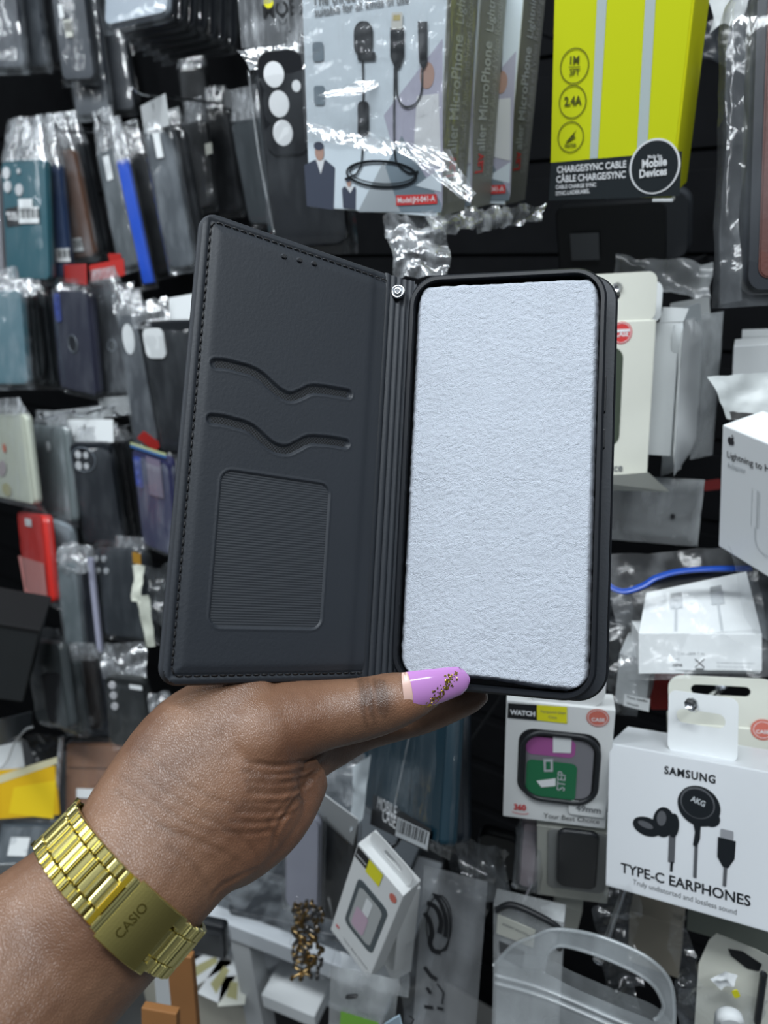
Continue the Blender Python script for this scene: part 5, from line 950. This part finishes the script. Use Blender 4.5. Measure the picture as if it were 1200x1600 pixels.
def ear_art():
    I = SB; k = I.k; P = lambda p: pf(I, p); mb = MB(); ink = mat('print_black', (.012, .015, .018), .3); hi = mat('print_highlight', (.10, .105, .115), .35)
    mb.text('SAMSUNG', I.f(1038, 1208), I.f(1118, 1224), -.0004, ink, .03, 1.15, space=1.15); mb.text('TYPE-C EARPHONES', I.f(970, 1362), I.f(1173, 1416), -.0004, ink, .018, 1.05); mb.text('Truly undistorted and lossless sound', I.f(989, 1381), I.f(1151, 1429), -.0004, greyink, .0, 1.15)
    def E(cx, cy, a, b, r=0, m=ink, y=-.0005): c = I.f(cx, cy); mb.flat(ell(c[0], c[1], a * k, b * k, 36, math.radians(r)), y, m)
    E(1092, 1259, 31, 31); E(1110, 1278, 14, 13, 0, ink, -.0006); E(1090, 1254, 25, 24, 0, hi, -.0007); E(1090, 1255, 23, 22, 0, ink, -.0008); mb.text('AKG', I.f(1079, 1250), I.f(1101, 1260), -.0011, palegrey, .03, 1.2); mb.flat(P([(1082, 1278), (1096, 1280), (1094, 1310), (1089, 1324), (1083, 1320), (1086, 1300)]), -.0006, ink); ribbon(mb, P([(1088, 1320), (1086, 1371)]), 5 * k, -.0006, hi)
    E(1011, 1291, 22, 15, -4); E(1009, 1288, 12, 5, -10, hi, -.0008); E(1037, 1284, 16, 24, -8, ink, -.0006); E(1034, 1278, 7, 12, -8, hi, -.0008); E(1053, 1289, 8, 19, -4, ink, -.0009); mb.flat(P([(1046, 1300), (1056, 1302), (1054, 1348), (1044, 1346)]), -.0006, hi); ribbon(mb, P([(1050, 1346), (1049, 1361)]), 4 * k, -.0006, ink)
    mb.flat(rr(*bb(I, (1126, 1294, 1146, 1314)), .0008), -.0005, mat('print_plug', (.3, .31, .33), .3)); mb.flat(P([(1122, 1307), (1150, 1314), (1148, 1342), (1138, 1356), (1130, 1354), (1121, 1338)]), -.0006, ink); ribbon(mb, P([(1134, 1354), (1132, 1384)]), 5 * k, -.0006, hi); mb.build('front_print', I)
    # folded hang tab rising from the top
    q = [I.R.T @ (at(*p) - I.b) for p in ((1040, 1146, .425), (1154, 1162, .415), (1152, 1092, .415), (1044, 1078, .425))]; o_ = q[0]; e1 = q[1] - q[0]; wv = np.linalg.norm(e1[:2]); y0 = .012
    tx0, tx1 = q[0][0], q[1][0]; tab(I, tx0, tx1, I.h - .001, I.h + .036, .0045, ((tx0 + tx1) / 2 - .001, I.h + .0215, .0135, .0042), white, .010, .0008)
ear_art()
def tab_box():
    I = carton('watch_case_box', 'cream tabbed box with red seal behind the earphone box', 'carton', [(1046, 1130), (1230, 1142), (1230, 1330), (1046, 1310)], .475, .02, cream, 'watch case boxes', yaw=-30, s=(4, 7, 5)); k = I.k
    x0, x1, z0, z1 = bb(I, (1044, 1055, 1216, 1130)); hx, hz = I.f(1126, 1080); tab(I, x0, x1, I.h - .001, z1, .009, (hx, hz, .018, .0035), cream, .001)
    mb = MB(); c = I.f(1192, 1140); mb.flat(ell(c[0], c[1], 17 * k, 17 * k, 30), -.0003, mat('coral_ink', (.60, .16, .12), .5)); ribbon(mb, ell(c[0], c[1], 13 * k, 13 * k, 30), .8 * k, -.0005, whiteink, True); mb.text('CASE', I.f(1181, 1145), I.f(1202, 1146), -.0006, whiteink, .02); mb.build('red_seal', I)
tab_box()
hook(1081, 1111, .417, 'bright hook tip in the earphone box tab', r=.0022, via=(1124, 1078, .472)); hook(1126, 1076, .482, 'hook tip in the cream tab behind the earphone box', r=.0022)
# boxes below the watch case box
def strapbox():
    I = carton('strap_box', 'cream tray box holding a black watch strap', 'carton', [(838, 1290), (960, 1304), (948, 1412), (840, 1398)], .49, .016, cream, yaw=-25, s=(5, 7, 6)); MB().slab(rr(*bb(I, (872, 1290, 930, 1384)), .006), -.004, 0, black, .001).build('watch_strap', I); MB().slab(rr(*bb(I, (856, 1292, 944, 1396)), .006), -.0008, 0, mat('tray_inner', (.34, .35, .34), .5), .0002).build('inner_tray', I)
strapbox()
pk('pink-white slim film pack left of the strap box', [(818, 1284), (842, 1287), (838, 1392), (806, 1384)], .495, .008, (170, 158, 164), flm=hazy, hdr=.0, s=(6, 7, 8))
# ------------------------------------------------------------------ goods at the bottom centre
tealc = (20, 50, 63)
def wal_x(I, k):
    q = MB(); q.flat(pf(I, [(587, 1241), (679, 1296), (674, 1332), (582, 1288)]), -.0022, blackink); q.text('MOBILE', I.f(594, 1263), I.f(624, 1281), -.0026, whiteink, .0, .7); q.text('CASE', I.f(602, 1282), I.f(623, 1296), -.0026, whiteink, .0, .7)
    L = q.build('black_label', I); q = MB(); q.flat(pf(I, [(627, 1277), (678, 1301), (674, 1329), (623, 1306)]), -.0027, palegrey)
    for i in range(14): a, b, c = .05 + i / 15, .05 + (i + .35 + .3 * (i % 3) / 2) / 15, 0; q.flat(pf(I, [(627 + 50 * a, 1279 + 23 * a), (627 + 50 * b, 1279 + 23 * b), (624 + 49 * b, 1299 + 22 * b), (624 + 49 * a, 1299 + 22 * a)]), -.0029, blackink)
    q.build('bar_code', L); q = MB(); q.grid(lambda u, v: (I.f(650 - 28 * v, 1130 + 130 * v)[0] + .004 * u + .0006 * nz(v * 9, u, 1), -.0035 + .0006 * nz(v * 20, u * 3, 2), I.f(650 - 28 * v, 1130 + 130 * v)[1]), 5, 20, crink); q.build('film_streak', I)
pk('dark navy wallet pack right behind the teal one', [(596, 1085), (716, 1060), (712, 1322), (592, 1282)], .60, .012, (20, 30, 40), yaw=-42, s=(8, 7, 8), name='packed_wallet', cat='wallet case', hdr=.01, lab=[(690, 1290, 711, 1316, palegrey, 8)])
pk('teal wallet pack with a black barcode label below the fingers', [(574, 1095), (704, 1075), (684, 1322), (562, 1256)], .56, .012, tealc, yaw=-42, s=(8, 7, 8), name='packed_wallet', cat='wallet case', hdr=.01, extra=wal_x, r=.004)
K4 = carton('watch_case_box', 'small tilted white watch case box with a yellow patch', 'carton', [(556, 1320), (634, 1398), (573, 1533), (520, 1450)], .50, .017, mat('box_white', (.74, .76, .76), .4), 'watch case boxes', yaw=-45, s=(25, 20, 20))
def k4():
    I = K4; k = I.k; P = lambda p: pf(I, p); w, h = I.w, I.h; lil = mat('pale_pink_film', (.55, .40, .50), .25)
    tab(I, -w / 2 + .004, w / 2 - .001, h - .001, h + .0175, .007, (w * .08, h + .009, .0085, .0025), mat('box_white', (.74, .76, .76), .4), .006)
    def q(u, v): return (-w / 2 + w * u, h * v)
    ww = lambda u0, u1, v0, v1, r: rr(-w / 2 + w * u0, -w / 2 + w * u1, h * v0, h * v1, r)
    mb = MB(); mb.slab(ww(.20, .88, .24, .76, .006), -.0004, .001, mat('slate_frame', (.07, .09, .10), .3), .0002); wn = mb.build('window', I); mb = MB(); mb.flat(ww(.28, .80, .29, .71, .005), -.0007, mat('window_pale', (.42, .44, .44), .2)); mb.flat(ww(.34, .62, .31, .52, .003), -.0009, lil); mb.flat(ww(.46, .60, .52, .68, .002), -.0009, white); mb.build('window_film', wn)
    mb = MB(); mb.flat([q(.02, .88), q(.28, .88), q(.28, .985), q(.02, .985)], -.0004, blackink); mb.text('WATCH', q(.04, .91), q(.26, .91), -.0006, whiteink, .03); mb.flat([q(.28, .86), q(.58, .86), q(.58, .985), q(.28, .985)], -.0004, yellowink); c = q(.86, .90); mb.flat(ell(c[0], c[1], .0032, .0042, 24), -.0004, mat('coral_ink', (.60, .16, .12), .5))
    mb.build('header_print', I); mb = MB(); c = q(.12, .12); mb.flat(ell(c[0], c[1], .002, .0016, 16), -.0004, redink); mb.text('Your Best Choice', q(.3, .07), q(.9, .07), -.0004, greyink); mb.build('front_print', I)
k4()
carton('watch_case_box', 'white box side wedged behind the small tilted watch box', 'carton', [(628, 1404), (656, 1384), (644, 1520), (612, 1532)], .53, .014, mat('box_white', (.74, .76, .76), .4), 'watch case boxes', yaw=-30, s=(20, 10, 15))
hook(614, 1326, .505, 'hook tip through the tilted watch box tab')
# swirl bag
def swirl():
    I = from_quad('printed_pouch', 'translucent pouch printed with a black swirl, bottom centre', 'pouch', [(664, 1350), (754, 1394), (744, 1640), (636, 1620)], .50, yaw=-40, s=(10, 8, 8)); w, h = I.w, I.h; mb = MB()
    for sg_ in (-1, 1): mb.grid(lambda u, v: (-w / 2 + w * u, .006 + sg_ * .006 * (min(1, 6 * min(u, 1 - u)) * min(1, 9 * min(v, 1 - v))) ** .7 + .0012 * nz(u * 4, v * 8, sg_ + 3), h * v), 20, 36, film('pouch_grey_film', .2, .06, (.62, .65, .68), .2, 18))
    mb.build('pouch_film', I); k = .50 / F; mb = MB(); y = -.0018; P = lambda p: pf(I, p)
    for pts, wd in (([(676, 1394), (690, 1400), (701, 1420), (704, 1450), (699, 1478), (690, 1484)], 3), ([(668, 1408), (682, 1416), (690, 1436), (688, 1456)], 8), ([(664, 1424), (672, 1436), (676, 1456), (673, 1470), (678, 1482), (690, 1486)], 8), ([(680, 1396), (690, 1410), (698, 1436), (697, 1462)], 7)): ribbon(mb, smooth_line(P(pts)), wd * k, y, ink_ := blackink)
    ribbon(mb, ell(*I.f(687, 1440), 20 * k, 46 * k, 40), 2 * k, y - .0002, blackink, True)
    for pts, wd in (([(664, 1508), (674, 1522), (684, 1528)], 7), ([(684, 1534), (694, 1548), (692, 1566)], 3), ([(664, 1570), (678, 1572)], 6), ([(684, 1572), (694, 1574)], 5), ([(668, 1540), (674, 1550)], 6), ([(640, 1584), (648, 1590), (642, 1600)], 3)): ribbon(mb, P(pts), wd * k, y, blackink)
    mb.build('black_print', I)
    crumple([(690, 1300), (775, 1360), (768, 1440), (700, 1380)], .515, clear, .008, (14, 14), 40, item=I, name='open_bag_mouth')
swirl()
loose(crumple([(640, 1380), (690, 1370), (664, 1620), (628, 1620)], .535, hazy, .008, (10, 24), 40), 'hazy_bag', 'dim hazy bag between tilted watch box and swirl pouch', 'plastic bag')
loose(crumple([(700, 1300), (800, 1330), (800, 1420), (736, 1400)], .53, hazy, .010, (16, 14), 40), 'hazy_bag', 'crinkled clear bag above the swirl pouch', 'plastic bag')
# hanging packs left of the teal wallet
pk('lilac-white slim pack in film above the gold chains', [(446, 1268), (500, 1280), (498, 1432), (444, 1416)], .62, .008, (150, 152, 166), yaw=-35, s=(10, 8, 8), hdr=.015, flm=crink, hamp=3)
pk('black slim pack between the lilac pack and tilted watch box', [(500, 1276), (556, 1290), (548, 1448), (496, 1432)], .64, .010, (32, 36, 42), yaw=-35, s=(10, 8, 8), hdr=.01)
card('white folded header card left of the teal wallet', [(500, 1236), (560, 1282), (548, 1338), (498, 1302)], .61, white, s=(15, 12, 15), y=-40)
loose(crumple([(494, 1196), (570, 1180), (560, 1256), (500, 1262)], .60, crink, .008, (14, 12), 50), 'bunched_film', 'bright film bundle just below the palm and fingers', 'plastic film')
loose(crumple([(552, 1196), (580, 1180), (566, 1280), (546, 1300)], .575, mat('pale_sheet', (.5, .55, .58), .5), .003, (6, 12), 50), 'pale_strip', 'pale strip along the left edge of the teal wallet', 'strip')
def chains():
    I = Item('gold_chain_pack', 'tangle of gold bead chains in a clear bag', 'chain', RC @ np.eye(3), at(490, 1530, .60)); I.R = np.stack([RC[:, 0], -RC[:, 2], RC[:, 1]], 1); I.o.matrix_world = m4(I.R, I.b); gm_ = mat('dull_gold', (.42, .29, .13), .3, 1); rn = random.Random(9)
    for c in range(6):
        mb = MB(); x, z = rn.uniform(-.012, .012), .064; pts = []
        for i in range(12): pts.append((x + rn.uniform(-.009, .009), rn.uniform(-.006, .006), z - i * .0054))
        P_ = smooth_line(pts, 4); mb.tube(P_, .0011, gm_ if c % 3 else mat('dull_steel', (.3, .29, .28), .3, 1), 6)
        for p in P_[::2]: mb.slab(ell(p[0], p[2], .0017, .0022, 8), p[1] - .0015, p[1] + .0015, gm_ if c % 2 else mat('dull_steel', (.3, .29, .28), .3, 1), .0004)
        mb.build('chain_strand', I)
    MB().tube([(-.014, 0, .07), (-.02, 0, .03), (-.01, 0, .004), (.012, 0, .0), (.02, 0, .03), (.013, 0, .07)], .0009, clear, 6).build('bag_edge', I)
chains()
# dark packs lying on the counter
for i, (lb, px, py, L1, W1, z_, a) in enumerate((('black glossy case lying on the counter, nearest the rail', 424, 1416, .09, .045, 0, 8), ('black glossy case lying flat beside the wrist heel', 352, 1362, .10, .06, .0, -6), ('dark case stacked on the counter behind the others', 462, 1356, .10, .05, 0, 3), ('dark case lying at the right end of the counter', 512, 1436, .07, .05, 0, 12))):
    p = on_z(px, py, cz + z_ + .0006); R_ = CR @ Rz(math.radians(a)); I = Item('packed_phone_case', lb, 'phone case', R_, p)
    q = MB(); q.slab(rr(-L1 / 2, L1 / 2, -W1 / 2, W1 / 2, .008), 0, .010, colour((30 + 6 * i, 34 + 6 * i, 40 + 6 * i), .2), .0015); q.v = [(x, z, y) for x, y, z in q.v]; q.build('case_body', I)
    q = MB(); q.grid(lambda u, v: ((u - .5) * (L1 + .02), (v - .5) * (W1 + .016), .0112 + .0012 * nz(u * 6, v * 6, i * 3)), 22, 16, hazy); q.build('clear_bag', I)
pk('black pack standing beside the wrist at the counter front', [(268, 1432), (350, 1452), (352, 1500), (272, 1484)], .72, .012, (26, 29, 33), yaw=-21, s=(5, 8, 8), hdr=.004, flm=clear, r=.004)
# on the lower shelf
for lb, px, py, m_, l_ in (('white printed card on the lower shelf by the bracelet', 320, 1512, white, .06), ('white card with olive print on the lower shelf', 345, 1530, white, .05), ('cream card front on the lower shelf near the post', 365, 1548, cream, .035)):
    p = on_z(px, py, cz - .1258); I = Item('price_card', lb, 'card', CR @ Rz(math.radians(px * 1.3)), p); MB().box(-l_ / 2, l_ / 2, -.016, .016, .0, .0012, m_, .0003).build('card_sheet', I)
    q = MB(); q.add([(-l_ * .35, -.006, .0014), (l_ * .25, -.004, .0014), (l_ * .3, .005, .0014), (-l_ * .2, .008, .0014)], [[0, 1, 2, 3]], mat('olive_print', (.42, .40, .20), .5)); q.build('card_print', I)
p = on_z(452, 1590, cz - .1262); I = Item('white_carton', 'small white carton on the lower shelf behind the post', 'carton', CR, p); MB().box(-.035, .035, 0, .05, 0, .022, white, .001).build('box_body', I)
for i in range(4):
    p = on_z(470 + i * 16, 1548 + i * 8, cz - .126); I = Item('packed_phone_case', ['black pack lying on the lower shelf, leftmost of four', 'black pack lying on the lower shelf, second of four', 'black pack lying on the lower shelf, third of four', 'black pack lying on the lower shelf, rightmost of four'][i], 'phone case', CR, p + ey * .06, group='packs on the lower shelf'); MB().box(-.008, .008, -.02, .09, 0, .065, colour((30, 33, 38), .25), .002).build('case_body', I)
# brown strips and bags at the lower left
brown = mat('brown_kraft', (.30, .135, .045), .5, var=.15)
I = from_quad('kraft_strip', 'tall orange-brown board strip under the bracelet', 'board', [(262, 1488), (296, 1500), (314, 1640), (270, 1640)], .50, yaw=-20, s=(10, 8, 12)); MB().box(-I.w / 2, I.w / 2, 0, .006, 0, I.h, brown, .0008).build('board', I)
I = from_quad('kraft_strip', 'short brown board strip at the photo bottom below the forearm', 'board', [(228, 1570), (268, 1590), (284, 1650), (214, 1650)], .46, yaw=-20, s=(10, 8, 12)); MB().box(-I.w / 2, I.w / 2, 0, .006, 0, I.h, brown, .0008).build('board', I)
card('white paper between forearm and brown board strip', [(240, 1500), (264, 1500), (272, 1590), (246, 1600)], .56, white, name='paper_sheet', cat='paper', y=-20, s=(10, 10, 12))
loose(crumple([(292, 1526), (306, 1528), (306, 1546), (292, 1542)], .56, yellowink, .003, (8, 8), 90), 'yellow_tag', 'tiny yellow crumpled tag right of the brown strip', 'tag')
# pouch with a green label
def greenp():
    I = from_quad('small_pouch', 'clear small pouch with a lime green label at the bottom edge', 'pouch', [(516, 1512), (622, 1545), (612, 1640), (510, 1630)], .52, yaw=-35, s=(10, 8, 8)); w, h = I.w, I.h; mb = MB()
    for sg_ in (-1, 1): mb.grid(lambda u, v: (-w / 2 + w * u, .004 + sg_ * .004 * (min(1, 6 * min(u, 1 - u)) * min(1, 7 * min(v, 1 - v))) ** .7 + .0008 * nz(u * 4, v * 8, sg_ + 3), h * v), 18, 20, milky)
    mb.build('pouch_film', I); mb = MB(); mb.flat(pf(I, [(533, 1576), (592, 1594), (590, 1630), (530, 1625)]), -.0016, mat('lime_label', (.25, .62, .05), .4)); mb.build('green_label', I); MB().slab(ell(*I.f(550, 1554), .005, .0012, 16, .5), -.0024, 0, blackink, .0003).build('dark_clip', I)
    MB().slab(pf(I, [(602, 1592), (625, 1578), (640, 1640), (600, 1640)]), -.004, -.003, mat('pale_blue', (.42, .56, .66), .4), .0002).build('pale_blue_insert', I)
greenp()
loose(crumple([(530, 1486), (640, 1524), (636, 1560), (540, 1532)], .54, milky, .005, (16, 8), 50), 'hazy_bag', 'milky bag top under the tilted watch box', 'plastic bag')

# ------------------------------------------------------------------ bottom right
def clearwatch():
    I = from_quad('clear_watch_case', 'clear watch case pack with a cream label, bottom centre right', 'carton', [(772, 1408), (880, 1446), (872, 1660), (768, 1640)], .50, yaw=-35, s=(6, 8, 8)); w, h = I.w, I.h; k = .5 / F
    MB().box(-w / 2, w / 2, 0, .014, 0, h, milky, .001).build('clear_shell', I); mb = MB(); mb.tube(smooth_line([(x, -.001, z) for x, z in pf(I, [(776, 1420), (800, 1412), (840, 1428), (874, 1450), (874, 1480)])]), .0022, black, 8); mb.build('black_rim', I)
    mb = MB(); mb.slab(pf(I, [(778, 1427), (837, 1452), (833, 1478), (776, 1456)]), -.0012, -.0006, cream, .0001); L = mb.build('cream_label', I); mb = MB(); mb.text('SMART WATCH', I.f(785, 1442), I.f(826, 1460), -.0016, greyink, 0, 1.2); mb.build('label_print', L)
    MB().slab(pf(I, [(780, 1470), (820, 1486), (816, 1512), (782, 1494)]), -.0006, -.0002, mat('smoke_panel', (.08, .085, .09), .3), .0001).build('smoke_panel', I)
clearwatch()
hook(813, 1421, .485, 'hook tip at the clear watch case'); 
frost = film('frosted_plastic', .30, .10, (.74, .80, .83), .2, 15)
def handlebag():
    I = from_quad('carry_bag', 'frosted plastic carry bag with a cut-out handle', 'bag', [(772, 1450), (1052, 1540), (1046, 1760), (764, 1680)], .42, yaw=-38, s=(6, 8, 10)); k = .42 / F
    out_ = smooth_line(pf(I, [(771, 1510), (800, 1480), (836, 1464), (868, 1454), (932, 1464), (1008, 1496), (1046, 1534), (1054, 1585), (1050, 1625)]), 6); n = len(out_)
    inn_ = smooth_line(pf(I, [(850, 1520), (853, 1500), (861, 1486), (884, 1480), (955, 1503), (1014, 1535), (1036, 1570), (1030, 1590), (1022, 1596)]), 6)[:n]
    mb = MB(); V = [(x, 0, z) for x, z in out_] + [(x, 0, z) for x, z in inn_] + [(x, .0022, z) for x, z in out_] + [(x, .0022, z) for x, z in inn_]
    mb.add(V, [[i, i + 1, n + i + 1, n + i] for i in range(n - 1)] + [[2 * n + i, 2 * n + i + 1, 3 * n + i + 1, 3 * n + i] for i in range(n - 1)] + [[i, i + 1, 2 * n + i + 1, 2 * n + i] for i in range(n - 1)] + [[n + i, n + i + 1, 3 * n + i + 1, 3 * n + i] for i in range(n - 1)], frost)
    mb.tube([(x, .001, z) for x, z in inn_], .0012, frost, 6); mb.tube([(x, .001, z) for x, z in out_], .0012, frost, 6); mb.build('handle', I)
    lo = [(850, 1520), (886, 1538), (955, 1569), (1022, 1596), (1050, 1625)]; a = pf(I, [(771, 1510)] + lo); b = pf(I, [(766, 1690), (850, 1700), (886, 1720), (955, 1740), (1022, 1750), (1046, 1760)])
    A_, B_ = smooth_line(a, 6), smooth_line(b, 6)
    for y in (0, .012):
        mb = MB(); mb.grid(lambda u, v: (lambda i: (A_[i][0] * (1 - v) + B_[i][0] * v, y + .0006 * nz(u * 6, v * 6, y * 100) + (.004 if y else -.003) * math.sin(math.pi * v) * math.sin(math.pi * u), A_[i][1] * (1 - v) + B_[i][1] * v))(round(u * (len(A_) - 1))), len(A_), 18, frost); mb.build('bag_wall', I)
    for off in (14, 26):
        mb = MB(); mb.tube(smooth_line([(x, -.0016, z) for x, z in pf(I, [(774, 1506 + off), (850, 1528 + off), (955, 1572 + off), (1022, 1602 + off), (1050, 1630 + off)])], 6), .0016, frost, 6, flat=.6); mb.build('seal_ridge', I)
handlebag()
hook(937, 1500, .46, 'bright hook tip seen through the carry bag handle', r=.002)
loose(crumple([(944, 1378), (1002, 1384), (1004, 1440), (930, 1430)], .43, clear, .007, (14, 14), 60), 'hanging_film', 'clear film tail below the earphone box, left strand top', 'plastic film')
loose(crumple([(934, 1425), (1000, 1430), (1004, 1600), (940, 1580)], .445, clear, .009, (14, 30), 55), 'hanging_film', 'long clear film strand hanging behind the bag handle', 'plastic film')
loose(crumple([(1040, 1402), (1074, 1412), (1102, 1580), (1056, 1560)], .43, clear, .007, (12, 30), 60), 'hanging_film', 'clear film strand hanging right of the bag handle', 'plastic film')
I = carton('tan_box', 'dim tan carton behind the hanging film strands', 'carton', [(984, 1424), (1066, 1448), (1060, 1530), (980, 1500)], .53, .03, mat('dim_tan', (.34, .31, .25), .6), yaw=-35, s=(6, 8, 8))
I = carton('tan_box', 'small cream carton left of the film strands', 'carton', [(866, 1414), (912, 1424), (900, 1456), (862, 1444)], .55, .03, cream, yaw=-35, s=(6, 8, 8))
def tabcard():
    I = from_quad('strap_card', 'cream hang card with a black strap at the bottom right corner', 'card', [(1092, 1500), (1260, 1560), (1250, 1720), (1080, 1680)], .44, yaw=-38, s=(6, 8, 8)); P = lambda p: pf(I, p); mb = MB()
    mb.slab(P([(1092, 1506), (1108, 1470), (1120, 1460), (1180, 1484), (1250, 1520), (1250, 1720), (1080, 1680)]), 0, .001, cream, .0001); mb.build('card_sheet', I)
    MB().slab(P([(1138, 1482), (1160, 1486), (1190, 1506), (1186, 1516), (1168, 1512), (1142, 1492)]), -.0008, -.0002, blackink, .0001).build('hang_hole', I)
    mb = MB(); mb.tube(smooth_line([(x, -.006, z) for x, z in P([(1192, 1510), (1188, 1540), (1182, 1584)])], 6), .0030, black, 8, flat=.7); mb.build('black_strap', I)
tabcard()
loose(crumple([(1112, 1526), (1136, 1512), (1158, 1528), (1128, 1552)], .425, white, .004, (10, 10), 60), 'crumpled_tag', 'crumpled white paper tag on the bottom right card', 'tag')
I = card('tiny yellow sticker under the crumpled white tag', [(1143, 1550), (1152, 1546), (1158, 1557), (1148, 1561)], .428, yellowink, name='sticker', cat='sticker', s=(20, 15, 25))
loose(crumple([(1060, 1540), (1200, 1560), (1200, 1640), (1056, 1640)], .432, hazy, .006, (20, 14), 45), 'hazy_bag', 'hazy film over the bottom right corner', 'plastic bag')
I = from_quad('plastic_clip', 'rounded white plastic piece at the bottom right edge', 'clip', [(1122, 1588), (1166, 1594), (1160, 1640), (1116, 1636)], .41, yaw=-30, s=(10, 10, 12)); MB().slab(rr(-I.w / 2, I.w / 2, 0, I.h, .007), 0, .008, white, .002).build('clip_body', I)
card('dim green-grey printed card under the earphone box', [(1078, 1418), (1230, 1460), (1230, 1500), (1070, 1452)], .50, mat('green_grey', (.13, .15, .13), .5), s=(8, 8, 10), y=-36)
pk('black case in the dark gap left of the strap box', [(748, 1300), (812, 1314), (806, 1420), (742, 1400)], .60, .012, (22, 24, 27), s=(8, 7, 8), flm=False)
hook(808, 1384, .53, 'hook in the gap below the watch box corner')
pk('black case standing in the gap below the watch box corner', [(786, 1388), (836, 1398), (834, 1440), (782, 1424)], .54, .010, (20, 22, 25), s=(8, 7, 8), flm=False)
# ------------------------------------------------------------------ origins of single-mesh things at their base
for o in list(bpy.data.objects):
    if o.type == 'MESH' and o.parent is None and 'category' in o and o.matrix_world == Matrix.Identity(4) and not o.children:
        X = np.array([v.co[:] for v in o.data.vertices]); c = Vector(((X[:, 0].min() + X[:, 0].max()) / 2, (X[:, 1].min() + X[:, 1].max()) / 2, X[:, 2].min()))
        o.data.transform(Matrix.Translation(-c)); o.location = c
